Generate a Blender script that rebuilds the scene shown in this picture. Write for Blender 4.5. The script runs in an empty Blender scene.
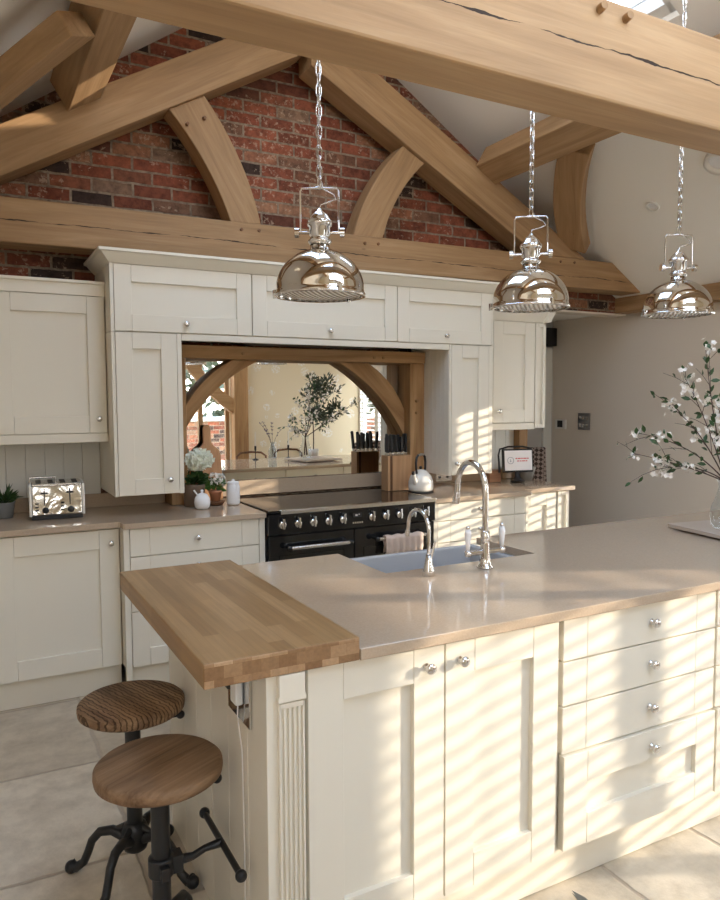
import bpy, bmesh, math, random
from mathutils import Matrix, Vector
random.seed(7)
SC = bpy.context.scene
COL = SC.collection
PI = math.pi

# ------------------------------------------------------------------ materials
def mat(name, col=(.8, .8, .8), rough=.5, metal=0., spec=.5, **kw):
    m = bpy.data.materials.new(name); m.use_nodes = True
    b = m.node_tree.nodes['Principled BSDF']
    b.inputs['Base Color'].default_value = (*col, 1)
    b.inputs['Roughness'].default_value = rough
    b.inputs['Metallic'].default_value = metal
    b.inputs['Specular IOR Level'].default_value = spec
    for k, v in kw.items(): b.inputs[k.replace('_', ' ')].default_value = v
    return m
def nd(m, t, **kw):
    n = m.node_tree.nodes.new(t)
    for k, v in kw.items(): setattr(n, k, v)
    return n
def lk(m, a, b): m.node_tree.links.new(a, b)
def bsdf(m): return m.node_tree.nodes['Principled BSDF']
def coords(m, scale=(1, 1, 1), rot=(0, 0, 0)):
    tc = nd(m, 'ShaderNodeTexCoord'); mp = nd(m, 'ShaderNodeMapping')
    mp.inputs['Scale'].default_value = scale; mp.inputs['Rotation'].default_value = rot
    lk(m, tc.outputs['Object'], mp.inputs['Vector']); return mp.outputs['Vector']
def ramp(m, fac, stops):
    r = nd(m, 'ShaderNodeValToRGB'); e = r.color_ramp.elements
    while len(e) > 1: e.remove(e[-1])
    e[0].position = stops[0][0]; e[0].color = (*stops[0][1], 1)
    for p, c in stops[1:]:
        x = e.new(p); x.color = (*c, 1)
    lk(m, fac, r.inputs['Fac']); return r.outputs['Color']
def noise(m, vec, scale, detail=4, rough=.55, dist=0.):
    n = nd(m, 'ShaderNodeTexNoise'); lk(m, vec, n.inputs['Vector'])
    n.inputs['Scale'].default_value = scale; n.inputs['Detail'].default_value = detail
    n.inputs['Roughness'].default_value = rough; n.inputs['Distortion'].default_value = dist
    return n.outputs['Fac']
def mix(m, fac, a, b, mode='MIX'):
    x = nd(m, 'ShaderNodeMix', data_type='RGBA', blend_type=mode)
    for s, v in ((0, fac), (6, a), (7, b)):
        if isinstance(v, (int, float)): x.inputs[s].default_value = v
        elif isinstance(v, tuple): x.inputs[s].default_value = (*v, 1)
        else: lk(m, v, x.inputs[s])
    return x.outputs[2]
def math_(m, op, a, b=0., c=0.):
    x = nd(m, 'ShaderNodeMath', operation=op)
    for s, v in ((0, a), (1, b), (2, c)):
        if isinstance(v, (int, float)): x.inputs[s].default_value = v
        else: lk(m, v, x.inputs[s])
    return x.outputs[0]
def bump(m, h, strength=.3, dist=.01):
    b = nd(m, 'ShaderNodeBump'); b.inputs['Strength'].default_value = strength; b.inputs['Distance'].default_value = dist
    lk(m, h, b.inputs['Height']); lk(m, b.outputs['Normal'], bsdf(m).inputs['Normal'])

def wood(name, dark, mid, light, axis='x', fine=1., rough=.6, crack=None, bump_s=.25, knots=False):
    """grain runs along the given object axis"""
    m = mat(name, mid, rough, spec=.3)
    s = {'x': (.7, 9, 9), 'y': (9, .7, 9), 'z': (9, 9, .7)}[axis]
    v = coords(m, tuple(k * fine for k in s))
    n1 = noise(m, v, 1.6, 6, .6, .8)
    s2 = {'x': (1, 34, 34), 'y': (34, 1, 34), 'z': (34, 34, 1)}[axis]
    n2 = noise(m, coords(m, tuple(k * fine for k in s2)), 2.5, 3, .6)
    c1 = ramp(m, n1, [(.28, dark), (.5, mid), (.72, light)])
    c2 = ramp(m, n2, [(.3, (.80, .80, .80)), (.6, (1, 1, 1))])
    c = mix(m, .55, c1, c2, 'MULTIPLY')
    n3 = noise(m, coords(m), 1.3, 3)
    c = mix(m, .45, c, ramp(m, n3, [(.3, (.75, .72, .70)), (.7, (1.12, 1.1, 1.05))]), 'MULTIPLY')
    if knots:
        vo = nd(m, 'ShaderNodeTexVoronoi'); lk(m, coords(m, {'x': (1, 2.2, 2.2), 'y': (2.2, 1, 2.2), 'z': (2.2, 2.2, 1)}[axis]), vo.inputs['Vector']); vo.inputs['Scale'].default_value = 2.3
        c = mix(m, ramp(m, vo.outputs['Distance'], [(0, (.85, .85, .85)), (.03, (.5, .5, .5)), (.055, (0, 0, 0))]), c, (.16, .085, .04))
    h = n2
    if crack:
        # long drying split along the beam: |z - wobble(x)| small
        tc = nd(m, 'ShaderNodeTexCoord'); sp = nd(m, 'ShaderNodeSeparateXYZ'); lk(m, tc.outputs['Object'], sp.inputs[0])
        nz = noise(m, coords(m, (1.0, 0, 0)), crack[2], 5, .65)
        off = math_(m, 'MULTIPLY_ADD', nz, crack[1], crack[0] - crack[1] * .5)
        z = math_(m, 'MULTIPLY_ADD', sp.outputs['X'], crack[5] if len(crack) > 5 else 0., sp.outputs['Z'])
        d = math_(m, 'ABSOLUTE', math_(m, 'SUBTRACT', z, off))
        wd = noise(m, coords(m, (1, 0, 0)), crack[4], 3)
        wv = math_(m, 'MULTIPLY', math_(m, 'SUBTRACT', wd, .40), crack[3])
        k = math_(m, 'LESS_THAN', d, wv)
        c = mix(m, k, c, (.035, .018, .010))
        h = math_(m, 'SUBTRACT', n2, math_(m, 'MULTIPLY', k, 3.))
    lk(m, c, bsdf(m).inputs['Base Color']); bump(m, h, bump_s, .004)
    return m

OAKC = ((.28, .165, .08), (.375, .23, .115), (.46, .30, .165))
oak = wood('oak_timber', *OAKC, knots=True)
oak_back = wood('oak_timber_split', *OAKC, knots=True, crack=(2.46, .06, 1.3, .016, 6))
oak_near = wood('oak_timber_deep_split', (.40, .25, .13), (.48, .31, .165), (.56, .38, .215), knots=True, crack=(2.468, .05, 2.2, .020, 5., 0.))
oak_z = wood('oak_upright', *OAKC, knots=True, axis='z')
oak_xw = wood('oak_rail', *OAKC, axis='x')
oak_warm = wood('oak_frame', (.30, .16, .07), (.44, .26, .12), (.55, .35, .18), axis='x')
oak_warm_z = wood('oak_frame_upright', (.30, .16, .07), (.44, .26, .12), (.55, .35, .18), axis='z')
walnut = wood('walnut', (.09, .04, .02), (.17, .08, .04), (.28, .14, .07), axis='z', rough=.4)
board_wood = wood('board_wood', (.40, .20, .09), (.62, .34, .17), (.75, .45, .25), axis='z', rough=.5)
seat_wood = wood('elm_seat', (.11, .058, .028), (.24, .145, .078), (.34, .22, .13), axis='x', fine=1.6, rough=.6, bump_s=.6)
seat_wood2 = wood('grooved_elm_seat', (.10, .05, .025), (.27, .165, .09), (.40, .26, .145), axis='y', fine=2.2, rough=.65, bump_s=.9)

# deep saw grooves across the far stool's seat
_m = seat_wood2; _wv = nd(_m, 'ShaderNodeTexWave', bands_direction='X'); lk(_m, coords(_m, (1, 1, 1)), _wv.inputs['Vector'])
_wv.inputs['Scale'].default_value = 23; _wv.inputs['Distortion'].default_value = 4.5; _wv.inputs['Detail'].default_value = 3; _wv.inputs['Detail Scale'].default_value = 1.6
_old = bsdf(_m).inputs['Base Color'].links[0].from_socket
_gr = ramp(_m, _wv.outputs['Fac'], [(.0, (.22, .18, .15)), (.14, (.35, .3, .26)), (.26, (1, 1, 1))])
lk(_m, mix(_m, .85, _old, _gr, 'MULTIPLY'), bsdf(_m).inputs['Base Color']); bump(_m, _gr, .7, .004)

def stave():
    m = mat('oak_staves', rough=.42, spec=.4)
    br = nd(m, 'ShaderNodeTexBrick'); lk(m, coords(m, (1, 1, 1), (0, 0, PI / 2)), br.inputs['Vector'])
    br.inputs['Color1'].default_value = (0, 0, 0, 1); br.inputs['Color2'].default_value = (1, 1, 1, 1)
    br.inputs['Scale'].default_value = 1; br.inputs['Mortar Size'].default_value = .0004; br.inputs['Mortar'].default_value = (.2, .2, .2, 1)
    br.inputs['Brick Width'].default_value = .33; br.inputs['Row Height'].default_value = .042; br.offset = .37; br.offset_frequency = 2
    c = ramp(m, br.outputs['Color'], [(0, (.25, .14, .055)), (.35, (.30, .175, .072)), (.65, (.34, .205, .088)), (1, (.40, .25, .118))])
    g = noise(m, coords(m, (30, 1.2, 30)), 3, 5)
    c = mix(m, .6, c, ramp(m, g, [(.3, (.72, .7, .68)), (.65, (1.1, 1.08, 1.05))]), 'MULTIPLY')
    lk(m, c, bsdf(m).inputs['Base Color']); bump(m, g, .1, .002)
    return m
staves = stave()
def endgrain():
    m = mat('oak_end_grain', rough=.5, spec=.35)
    br = nd(m, 'ShaderNodeTexBrick'); lk(m, coords(m, (1, 1, 1), (PI / 2, 0, 0)), br.inputs['Vector'])
    br.inputs['Color1'].default_value = (0, 0, 0, 1); br.inputs['Color2'].default_value = (1, 1, 1, 1)
    br.inputs['Scale'].default_value = 1; br.inputs['Mortar Size'].default_value = .0003
    br.inputs['Brick Width'].default_value = .045; br.inputs['Row Height'].default_value = .03
    c = ramp(m, br.outputs['Color'], [(0, (.24, .13, .06)), (.5, (.34, .20, .10)), (1, (.50, .33, .19))])
    g = noise(m, coords(m, (60, 60, 60)), 2, 4)
    c = mix(m, .5, c, ramp(m, g, [(.3, (.7, .7, .7)), (.65, (1.1, 1.1, 1.1))]), 'MULTIPLY')
    lk(m, c, bsdf(m).inputs['Base Color']); return m
stave_end = endgrain()

def painted(name, col, rough=.38, axis='z'):
    m = mat(name, col, rough, spec=.4)
    s = (60, 60, 2) if axis == 'z' else (2, 60, 60)
    bump(m, noise(m, coords(m, s), 1.5, 3), .06, .002)
    return m
CREAM = (.78, .735, .63)
cream = painted('cream_paint', CREAM)
cream_dk = mat('cream_paint_edge', CREAM, .5)
white_pt = painted('pale_white_paint', (.72, .72, .68))
plaster = mat('plaster', (.76, .69, .60), .9, spec=.1)
bump(plaster, noise(plaster, coords(plaster), 9, 5), .12, .01)
ceil_pl = mat('ceiling_plaster', (.90, .87, .81), .9, spec=.1)
bump(ceil_pl, noise(ceil_pl, coords(ceil_pl), 14, 5), .08, .01)
hallp = mat('hall_paint', (.52, .50, .48), .9, spec=.1)
def wallpaper():
    m = mat('floral_wallpaper', rough=.8, spec=.15)
    v = coords(m)
    vo = nd(m, 'ShaderNodeTexVoronoi'); lk(m, v, vo.inputs['Vector']); vo.inputs['Scale'].default_value = 4.5
    w = math_(m, 'LESS_THAN', vo.outputs['Distance'], .30)
    n = noise(m, v, 40, 4)
    fl = math_(m, 'MULTIPLY', w, math_(m, 'GREATER_THAN', n, .5))
    lk(m, mix(m, fl, (.84, .75, .56), (.92, .90, .85)), bsdf(m).inputs['Base Color'])
    return m
wallp = wallpaper()
def bricks():
    m = mat('old_red_brick', rough=.9, spec=.15)
    v0 = coords(m, (1, 1, 1), (PI / 2, 0, 0))
    # wobble the joints a little
    nz = nd(m, 'ShaderNodeTexNoise'); lk(m, v0, nz.inputs['Vector']); nz.inputs['Scale'].default_value = 14
    vm = nd(m, 'ShaderNodeVectorMath', operation='MULTIPLY_ADD'); lk(m, nz.outputs['Color'], vm.inputs[0])
    vm.inputs[1].default_value = (.010, .010, 0); lk(m, v0, vm.inputs[2])
    br = nd(m, 'ShaderNodeTexBrick'); lk(m, vm.outputs[0], br.inputs['Vector'])
    br.inputs['Color1'].default_value = (0, 0, 0, 1); br.inputs['Color2'].default_value = (1, 1, 1, 1); br.inputs['Mortar'].default_value = (.5, .5, .5, 1)
    br.inputs['Scale'].default_value = 1; br.inputs['Mortar Size'].default_value = .0075; br.inputs['Mortar Smooth'].default_value = .25
    br.inputs['Brick Width'].default_value = .228; br.inputs['Row Height'].default_value = .0755
    c = ramp(m, br.outputs['Color'], [(0, (.045, .032, .028)), (.10, (.075, .045, .034)), (.13, (.15, .055, .035)), (.4, (.23, .075, .045)),
                                      (.62, (.28, .095, .055)), (.76, (.17, .08, .05)), (.84, (.22, .14, .095)), (.9, (.33, .17, .10)), (1, (.24, .075, .045))])
    n1 = noise(m, v0, 22, 6, .7)
    c = mix(m, .8, c, ramp(m, n1, [(.3, (.38, .38, .4)), (.6, (1.2, 1.15, 1.1))]), 'MULTIPLY')
    # lime and wear patches
    n2 = noise(m, v0, 34, 8, .75, .2); n4 = noise(m, v0, 3.2, 2)
    pt = math_(m, 'MULTIPLY', math_(m, 'GREATER_THAN', n2, .57), math_(m, 'GREATER_THAN', n4, .46))
    c = mix(m, math_(m, 'MULTIPLY', pt, .55), c, (.50, .37, .27))
    mo = ramp(m, noise(m, v0, 30, 5), [(.3, (.15, .11, .08)), (.7, (.36, .28, .20))])
    c = mix(m, br.outputs['Fac'], c, mo)
    lk(m, c, bsdf(m).inputs['Base Color'])
    h = math_(m, 'MULTIPLY_ADD', n1, .35, math_(m, 'SUBTRACT', 1., br.outputs['Fac']))
    bump(m, h, .9, .012)
    return m
brick = bricks()
def flags():
    m = mat('limestone_flags', rough=.55, spec=.35)
    v0 = coords(m)
    nz = nd(m, 'ShaderNodeTexNoise'); lk(m, v0, nz.inputs['Vector']); nz.inputs['Scale'].default_value = 5; nz.inputs['Detail'].default_value = 5
    vm = nd(m, 'ShaderNodeVectorMath', operation='MULTIPLY_ADD'); lk(m, nz.outputs['Color'], vm.inputs[0])
    vm.inputs[1].default_value = (.035, .035, 0); lk(m, v0, vm.inputs[2])
    mp = nd(m, 'ShaderNodeMapping'); lk(m, vm.outputs[0], mp.inputs['Vector']); mp.inputs['Rotation'].default_value = (0, 0, PI / 2)
    mp.inputs['Location'].default_value = (.03, -.04, 0)
    br = nd(m, 'ShaderNodeTexBrick'); lk(m, mp.outputs[0], br.inputs['Vector'])
    br.inputs['Color1'].default_value = (0, 0, 0, 1); br.inputs['Color2'].default_value = (1, 1, 1, 1); br.inputs['Mortar'].default_value = (.5, .5, .5, 1)
    br.inputs['Scale'].default_value = 1; br.inputs['Mortar Size'].default_value = .012; br.inputs['Mortar Smooth'].default_value = .7
    br.inputs['Brick Width'].default_value = .72; br.inputs['Row Height'].default_value = .44; br.offset = .42
    c = ramp(m, br.outputs['Color'], [(0, (.53, .46, .36)), (.5, (.63, .56, .45)), (1, (.70, .63, .52))])
    n1 = noise(m, v0, 7, 8, .65)
    c = mix(m, .7, c, ramp(m, n1, [(.32, (.66, .63, .60)), (.6, (1.07, 1.07, 1.07))]), 'MULTIPLY')
    c = mix(m, math_(m, 'MULTIPLY', br.outputs['Fac'], .75), c, (.40, .33, .26))
    lk(m, c, bsdf(m).inputs['Base Color'])
    h = math_(m, 'MULTIPLY_ADD', n1, .8, math_(m, 'SUBTRACT', 1., br.outputs['Fac']))
    bump(m, h, .55, .012)
    return m
flag = flags()
stone = mat('taupe_quartz', (.52, .40, .31), .07, spec=.5)
lk(stone, ramp(stone, noise(stone, coords(stone), 160, 3), [(.3, (.45, .35, .255)), (.7, (.51, .40, .295))]), bsdf(stone).inputs['Base Color'])
chrome = mat('chrome', (.74, .73, .72), .07, 1.)
nickel = mat('polished_nickel', (.66, .63, .59), .045, 1.)
steel = mat('brushed_steel', (.70, .68, .65), .25, 1.)
black = mat('black_enamel', (.008, .008, .009), .08, spec=.6)
toaster_m = mat('toaster_chrome', (.62, .60, .57), .12, 1.)
bump(toaster_m, noise(toaster_m, coords(toaster_m), 9, 2, .5, 1.2), .35, .02)
blackm = mat('black_matt', (.015, .014, .014), .5)
iron = mat('black_cast_iron', (.012, .012, .013), .38, spec=.5)
hobglass = mat('black_hob_glass', (.01, .009, .008), .04, spec=.7)
ceramic = mat('white_ceramic', (.86, .86, .87), .12)
fireclay = mat('fireclay', (.47, .48, .50), .15)
enamel = mat('cream_enamel', (.86, .83, .76), .12)
mirrorm = mat('mirror_glass', (.93, .92, .88), .01, 1.)
red_txt = mat('red_print', (.62, .12, .12), .6)
paper = mat('screen_white', (.86, .84, .84), .4)
grey_txt = mat('grey_print', (.30, .32, .38), .6)
leaf_dk = mat('dark_green_leaf', (.035, .085, .022), .45)
leaf_md = mat('mid_green_leaf', (.07, .16, .03), .45)
leaf_bl = mat('grey_green_leaf', (.075, .095, .055), .55)
twig = mat('brown_twig', (.075, .04, .03), .7)
petal = mat('white_petal', (.90, .86, .80), .6)
petal_g = mat('ivory_petal', (.84, .86, .76), .6)
lav = mat('lavender_flower', (.22, .18, .25), .7)
terra = mat('terracotta', (.50, .22, .12), .75)
galv = mat('grey_pot', (.22, .24, .26), .6)
brownpot = mat('taupe_pot', (.20, .14, .10), .6)
soil = mat('soil', (.03, .02, .015), .95)
wax = mat('ivory_wax', (.85, .80, .70), .5)
plasticw = mat('white_plastic', (.82, .80, .76), .35)
towelm = mat('linen_towel', (.62, .50, .43), .9, spec=.1)
bump(towelm, noise(towelm, coords(towelm, (250, 20, 20)), 1.5, 2), .4, .003)
def patt():
    m = mat('patterned_fabric', rough=.85)
    ck = nd(m, 'ShaderNodeTexChecker'); lk(m, coords(m, (1, 1, 1), (.6, .5, .78)), ck.inputs['Vector']); ck.inputs['Scale'].default_value = 34
    ck.inputs['Color1'].default_value = (.07, .045, .04, 1); ck.inputs['Color2'].default_value = (.42, .34, .30, 1)
    lk(m, ck.outputs['Color'], bsdf(m).inputs['Base Color']); return m
fabric = patt()
woven = mat('white_wicker', (.62, .60, .56), .8)
bump(woven, nd(woven, 'ShaderNodeTexChecker').outputs['Fac'], .8, .006)
woven.node_tree.nodes['Checker Texture'].inputs['Scale'].default_value = 90
def glassy(name, tint=(1, 1, 1), k=.5):
    m = bpy.data.materials.new(name); m.use_nodes = True; t = m.node_tree; t.nodes.clear()
    o = t.nodes.new('ShaderNodeOutputMaterial'); mx = t.nodes.new('ShaderNodeMixShader'); f = t.nodes.new('ShaderNodeLayerWeight'); f.inputs[0].default_value = .5
    a = t.nodes.new('ShaderNodeBsdfTransparent'); g = t.nodes.new('ShaderNodeBsdfGlossy'); p = t.nodes.new('ShaderNodeMath'); p.operation = 'POWER'; p.inputs[1].default_value = 3.5
    q = t.nodes.new('ShaderNodeMath'); q.operation = 'MULTIPLY_ADD'; q.inputs[1].default_value = k; q.inputs[2].default_value = .04
    a.inputs[0].default_value = (*tint, 1); g.inputs['Roughness'].default_value = .02
    t.links.new(f.outputs['Facing'], p.inputs[0]); t.links.new(p.outputs[0], q.inputs[0]); t.links.new(q.outputs[0], mx.inputs[0])
    t.links.new(a.outputs[0], mx.inputs[1]); t.links.new(g.outputs[0], mx.inputs[2]); t.links.new(mx.outputs[0], o.inputs[0])
    return m
pane_m = glassy('window_glass')
glass_m = glassy('clear_glass', (.90, .93, .95), .8)
lens_m = mat('ribbed_lens_glass', (.90, .88, .85), .15)
_w = nd(lens_m, 'ShaderNodeTexWave'); lk(lens_m, coords(lens_m, (1, 1, 1), (0, 0, .8)), _w.inputs['Vector']); _w.inputs['Scale'].default_value = 20
bump(lens_m, _w.outputs['Fac'], .9, .004)
lk(lens_m, ramp(lens_m, _w.outputs['Fac'], [(.3, (.42, .38, .34)), (.6, (.95, .93, .90))]), bsdf(lens_m).inputs['Base Color'])

# ------------------------------------------------------------------ mesh builder
class MB:
    def __init__(s): s.v = []; s.f = []; s.mi = []; s.sm = []
    def add(s, vs, fs, mi=0, sm=False):
        b = len(s.v); s.v += [tuple(p) for p in vs]
        for f in fs: s.f.append(tuple(b + i for i in f)); s.mi.append(mi); s.sm.append(sm)
        return s
    def box(s, x0, x1, y0, y1, z0, z1, mi=0, M=None):
        vs = [(x, y, z) for x in (x0, x1) for y in (y0, y1) for z in (z0, z1)]
        if M is not None: vs = [M @ Vector(p) for p in vs]
        return s.add(vs, [(0, 1, 3, 2), (4, 6, 7, 5), (0, 4, 5, 1), (2, 3, 7, 6), (0, 2, 6, 4), (1, 5, 7, 3)], mi)
    def prism(s, pts, a, b, plane='xz', mi=0):
        """extrude polygon pts along the remaining axis from a to b"""
        def P(p, t): return {'xz': (p[0], t, p[1]), 'yz': (t, p[0], p[1]), 'xy': (p[0], p[1], t)}[plane]
        n = len(pts); vs = [P(p, a) for p in pts] + [P(p, b) for p in pts]
        fs = [tuple(range(n)), tuple(range(2 * n - 1, n - 1, -1))] + [(i, i + n, (i + 1) % n + n, (i + 1) % n) for i in range(n)]
        return s.add(vs, fs, mi)
    def band(s, A, B, a, b, plane='xz', mi=0):
        """strip between two polylines, extruded (for curved timbers)"""
        def P(p, t): return {'xz': (p[0], t, p[1]), 'yz': (t, p[0], p[1]), 'xy': (p[0], p[1], t)}[plane]
        n = len(A); vs = [P(p, a) for p in A] + [P(p, a) for p in B] + [P(p, b) for p in A] + [P(p, b) for p in B]
        fs = []
        for i in range(n - 1):
            fs += [(i, i + 1, n + i + 1, n + i), (2 * n + i, 3 * n + i, 3 * n + i + 1, 2 * n + i + 1), (i, 2 * n + i, 2 * n + i + 1, i + 1), (n + i, n + i + 1, 3 * n + i + 1, 3 * n + i)]
        fs += [(0, n, 3 * n, 2 * n), (n - 1, 3 * n - 1, 4 * n - 1, 2 * n - 1)]
        return s.add(vs, fs, mi)
    def lathe(s, prof, c=(0, 0, 0), seg=32, mi=0, M=None, sm=True, cap=False):
        vs = []; fs = []; n = len(prof)
        for i in range(seg):
            a = 2 * PI * i / seg
            for r, z in prof:
                p = Vector((r * math.cos(a), r * math.sin(a), z))
                if M is not None: p = M @ p
                vs.append((p[0] + c[0], p[1] + c[1], p[2] + c[2]))
        for i in range(seg):
            j = (i + 1) % seg
            for k in range(n - 1): fs.append((i * n + k, j * n + k, j * n + k + 1, i * n + k + 1))
        s.add(vs, fs, mi, sm)
        return s
    def cyl(s, p0, p1, r0, r1=None, seg=16, mi=0, sm=True):
        return s.tube([p0, p1], [r0, r1 if r1 is not None else r0], seg, mi, sm)
    def tube(s, pts, r, seg=10, mi=0, sm=True):
        pts = [Vector(p) for p in pts]; n = len(pts)
        if not isinstance(r, (list, tuple)): r = [r] * n
        vs = []; fs = []; up = None
        for i, p in enumerate(pts):
            t = (pts[min(i + 1, n - 1)] - pts[max(i - 1, 0)]).normalized()
            if up is None: up = Vector((0, 0, 1)) if abs(t.z) < .9 else Vector((1, 0, 0))
            u = (up - t * up.dot(t)).normalized(); w = t.cross(u); up = u
            for k in range(seg):
                a = 2 * PI * k / seg; vs.append(p + (u * math.cos(a) + w * math.sin(a)) * r[i])
        for i in range(n - 1):
            for k in range(seg):
                l = (k + 1) % seg; fs.append((i * seg + k, i * seg + l, (i + 1) * seg + l, (i + 1) * seg + k))
        b = len(s.v); s.add(vs, fs, mi, sm)
        s.add([vs[k] for k in range(seg)], [tuple(range(seg - 1, -1, -1))], mi, False)
        s.add([vs[(n - 1) * seg + k] for k in range(seg)], [tuple(range(seg))], mi, False)
        return s
    def ball(s, c, r, seg=12, mi=0, sc=(1, 1, 1)):
        prof = [(max(1e-4, r * math.sin(PI * i / 8)), r * math.cos(PI * i / 8)) for i in range(9)]
        vs = MB().lathe(prof, (0, 0, 0), seg); 
        return s.add([(c[0] + p[0] * sc[0], c[1] + p[1] * sc[1], c[2] + p[2] * sc[2]) for p in vs.v], vs.f, mi, True)
    def leaf(s, p, d, L, W, mi=0, nrm=None):
        p = Vector(p); d = Vector(d).normalized()
        n = Vector(nrm) if nrm else Vector((random.uniform(-1, 1), random.uniform(-1, 1), random.uniform(.1, 1)))
        w = d.cross(n)
        if w.length < 1e-3: w = Vector((1, 0, 0))
        w.normalize(); n = w.cross(d).normalized()
        pr = [(0, 0, 0), (.3, .42, .05), (.6, .45, .03), (1, 0, -.08)]
        vs = [p]
        for a, b, h in pr[1:3]: vs += [p + d * L * a + w * W * b + n * L * h, p + d * L * a - n * L * .03, p + d * L * a - w * W * b + n * L * h]
        vs.append(p + d * L - n * L * .08)
        return s.add(vs, [(0, 1, 2), (0, 2, 3), (1, 4, 5, 2), (2, 5, 6, 3), (4, 7, 5), (5, 7, 6)], mi, True)
    def blossom(s, p, r, mi=0, n=5):
        d = Vector((random.uniform(-1, 1), random.uniform(-1, 1), random.uniform(-.4, 1))).normalized()
        u = d.orthogonal().normalized(); w = d.cross(u)
        for k in range(n):
            a = 2 * PI * k / n + random.uniform(-.2, .2)
            q = (u * math.cos(a) + w * math.sin(a) + d * .35)
            s.leaf(p, q, r, r * .9, mi, d)
        return s
    def build(s, name, mats, parent=None, label=None, bev=0., frame=None, seg=2, **props):
        me = bpy.data.meshes.new(name)
        vs = s.v
        if frame is not None:
            inv = frame.inverted(); vs = [tuple(inv @ Vector(p)) for p in vs]
        me.from_pydata(vs, [], s.f)
        if not isinstance(mats, (list, tuple)): mats = [mats]
        for m in mats: me.materials.append(m)
        for p, mi, sm in zip(me.polygons, s.mi, s.sm): p.material_index = mi; p.use_smooth = sm
        bm = bmesh.new(); bm.from_mesh(me); bmesh.ops.recalc_face_normals(bm, faces=bm.faces); bm.to_mesh(me); bm.free()
        o = bpy.data.objects.new(name, me); COL.objects.link(o)
        if frame is not None: o.matrix_basis = frame
        if parent is not None:
            o.parent = parent; o.matrix_parent_inverse = TOTAL[parent.name].inverted()
        TOTAL[o.name] = TOTAL[parent.name] @ Matrix() if False else (frame.copy() if frame is not None else Matrix())
        if bev > 0:
            b = o.modifiers.new('bevel', 'BEVEL'); b.width = bev; b.segments = seg; b.limit_method = 'ANGLE'; b.angle_limit = math.radians(40)
        if label: o['label'] = label
        for k, v in props.items(): o[k] = v
        return o
TOTAL = {}
def thing(name, label, cat, loc=(0, 0, 0), group=None):
    o = bpy.data.objects.new(name, None); COL.objects.link(o); o.location = loc
    o.empty_display_size = .05
    o['label'] = label; o['category'] = cat
    if group: o['group'] = group
    TOTAL[o.name] = Matrix.Translation(loc)
    return o
def tag(o, label, cat, group=None):
    o['label'] = label; o['category'] = cat
    if group: o['group'] = group
    return o
def struct(name, mb, m, **k):
    o = mb.build(name, m, **k); o['kind'] = 'structure'; return o
def dup(root, dloc, label, rotz=None):
    r = root.copy(); COL.objects.link(r); r.location = dloc; r['label'] = label
    if rotz is not None: r.rotation_euler = (0, 0, rotz)
    def rec(src, dst):
        for ch in list(src.children):
            c = ch.copy(); COL.objects.link(c); c.parent = dst; c.matrix_parent_inverse = ch.matrix_parent_inverse.copy()
            rec(ch, c)
    rec(root, r)
    return r
def frame_from(p0, p1, nrm=(0, 1, 0)):
    """local X along p0->p1"""
    p0 = Vector(p0); x = (Vector(p1) - p0).normalized(); y = Vector(nrm); y = (y - x * y.dot(x)).normalized(); z = x.cross(y)
    M = Matrix((x, y, z)).transposed().to_4x4(); M.translation = p0; return M

# ------------------------------------------------------------------ room shell
XL, XR, YB, YF = -.82, 5.0, 4.48, -.40
XM = 1.935
def rz(x): return 4.24 - .635 * (x - XM) if x > XM else 4.24 - .69 * (XM - x)
struct('floor', MB().box(-1.2, 5.0, -1.2, 5.5, -.05, 0), flag)
def holes_wall(mb, u0, u1, z0, z1, holes, emit):
    us = sorted({u0, u1, *[h[0] for h in holes], *[h[1] for h in holes]}); zs = sorted({z0, z1, *[h[2] for h in holes], *[h[3] for h in holes]})
    for a, b in zip(us, us[1:]):
        for c, d in zip(zs, zs[1:]):
            mu, mz = (a + b) / 2, (c + d) / 2
            if not any(h[0] < mu < h[1] and h[2] < mz < h[3] for h in holes): emit(a, b, c, d)
# back wall of old brick with opening to the hall
mb = MB()
holes_wall(mb, XL - .2, XR - .001, 0, 2.29, [(3.87, XR, 0, 2.25)], lambda a, b, c, d: mb.box(a, b, YB, YB + .14, c, d))
xs = [XL - .2, -.3, .5, 1.2, XM, 2.7, 3.5, 4.3, XR - .001]
mb.prism([(XL - .2, 2.29)] + [(x, max(2.29, rz(x)) + .05) for x in xs] + [(XR - .001, 2.29)], YB, YB + .14)
struct('wall_back', mb, brick)
mb = MB().box(3.87, 3.885, YB - .005, YB + .145, 0, 2.25).box(3.87, XR, YB + .001, YB + .145, 2.235, 2.252)
struct('trim_1', mb, plaster)
# hall beyond
struct('wall_hall', MB().box(2.9, 5.2, 5.36, 5.45, 0, 2.4), hallp)
struct('wall_hall_left', MB().box(2.9, 2.95, 4.62, 5.36, 0, 2.4), hallp)
struct('ceiling_hall', MB().box(2.9, 5.2, 4.62, 5.45, 2.27, 2.33), ceil_pl)
struct('trim_2', MB().box(4.865, 4.965, 5.33, 5.36, 0, 2.02), white_pt, bev=.003)
# right wall with two bays of shuttered glazing
WINA = (-.397, .49, .30, 1.93); WINB = (2.38, 3.33, .30, 1.98)
mb = MB()
holes_wall(mb, YF - .12, 5.5, 0, 2.30, [WINA, WINB], lambda a, b, c, d: mb.box(XR, XR + .12, a, b, c, d))
struct('wall_right', mb, plaster)
struct('wall_left', MB().box(XL - .12, XL, -1.2, YB, 0, 2.33), plaster)
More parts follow.
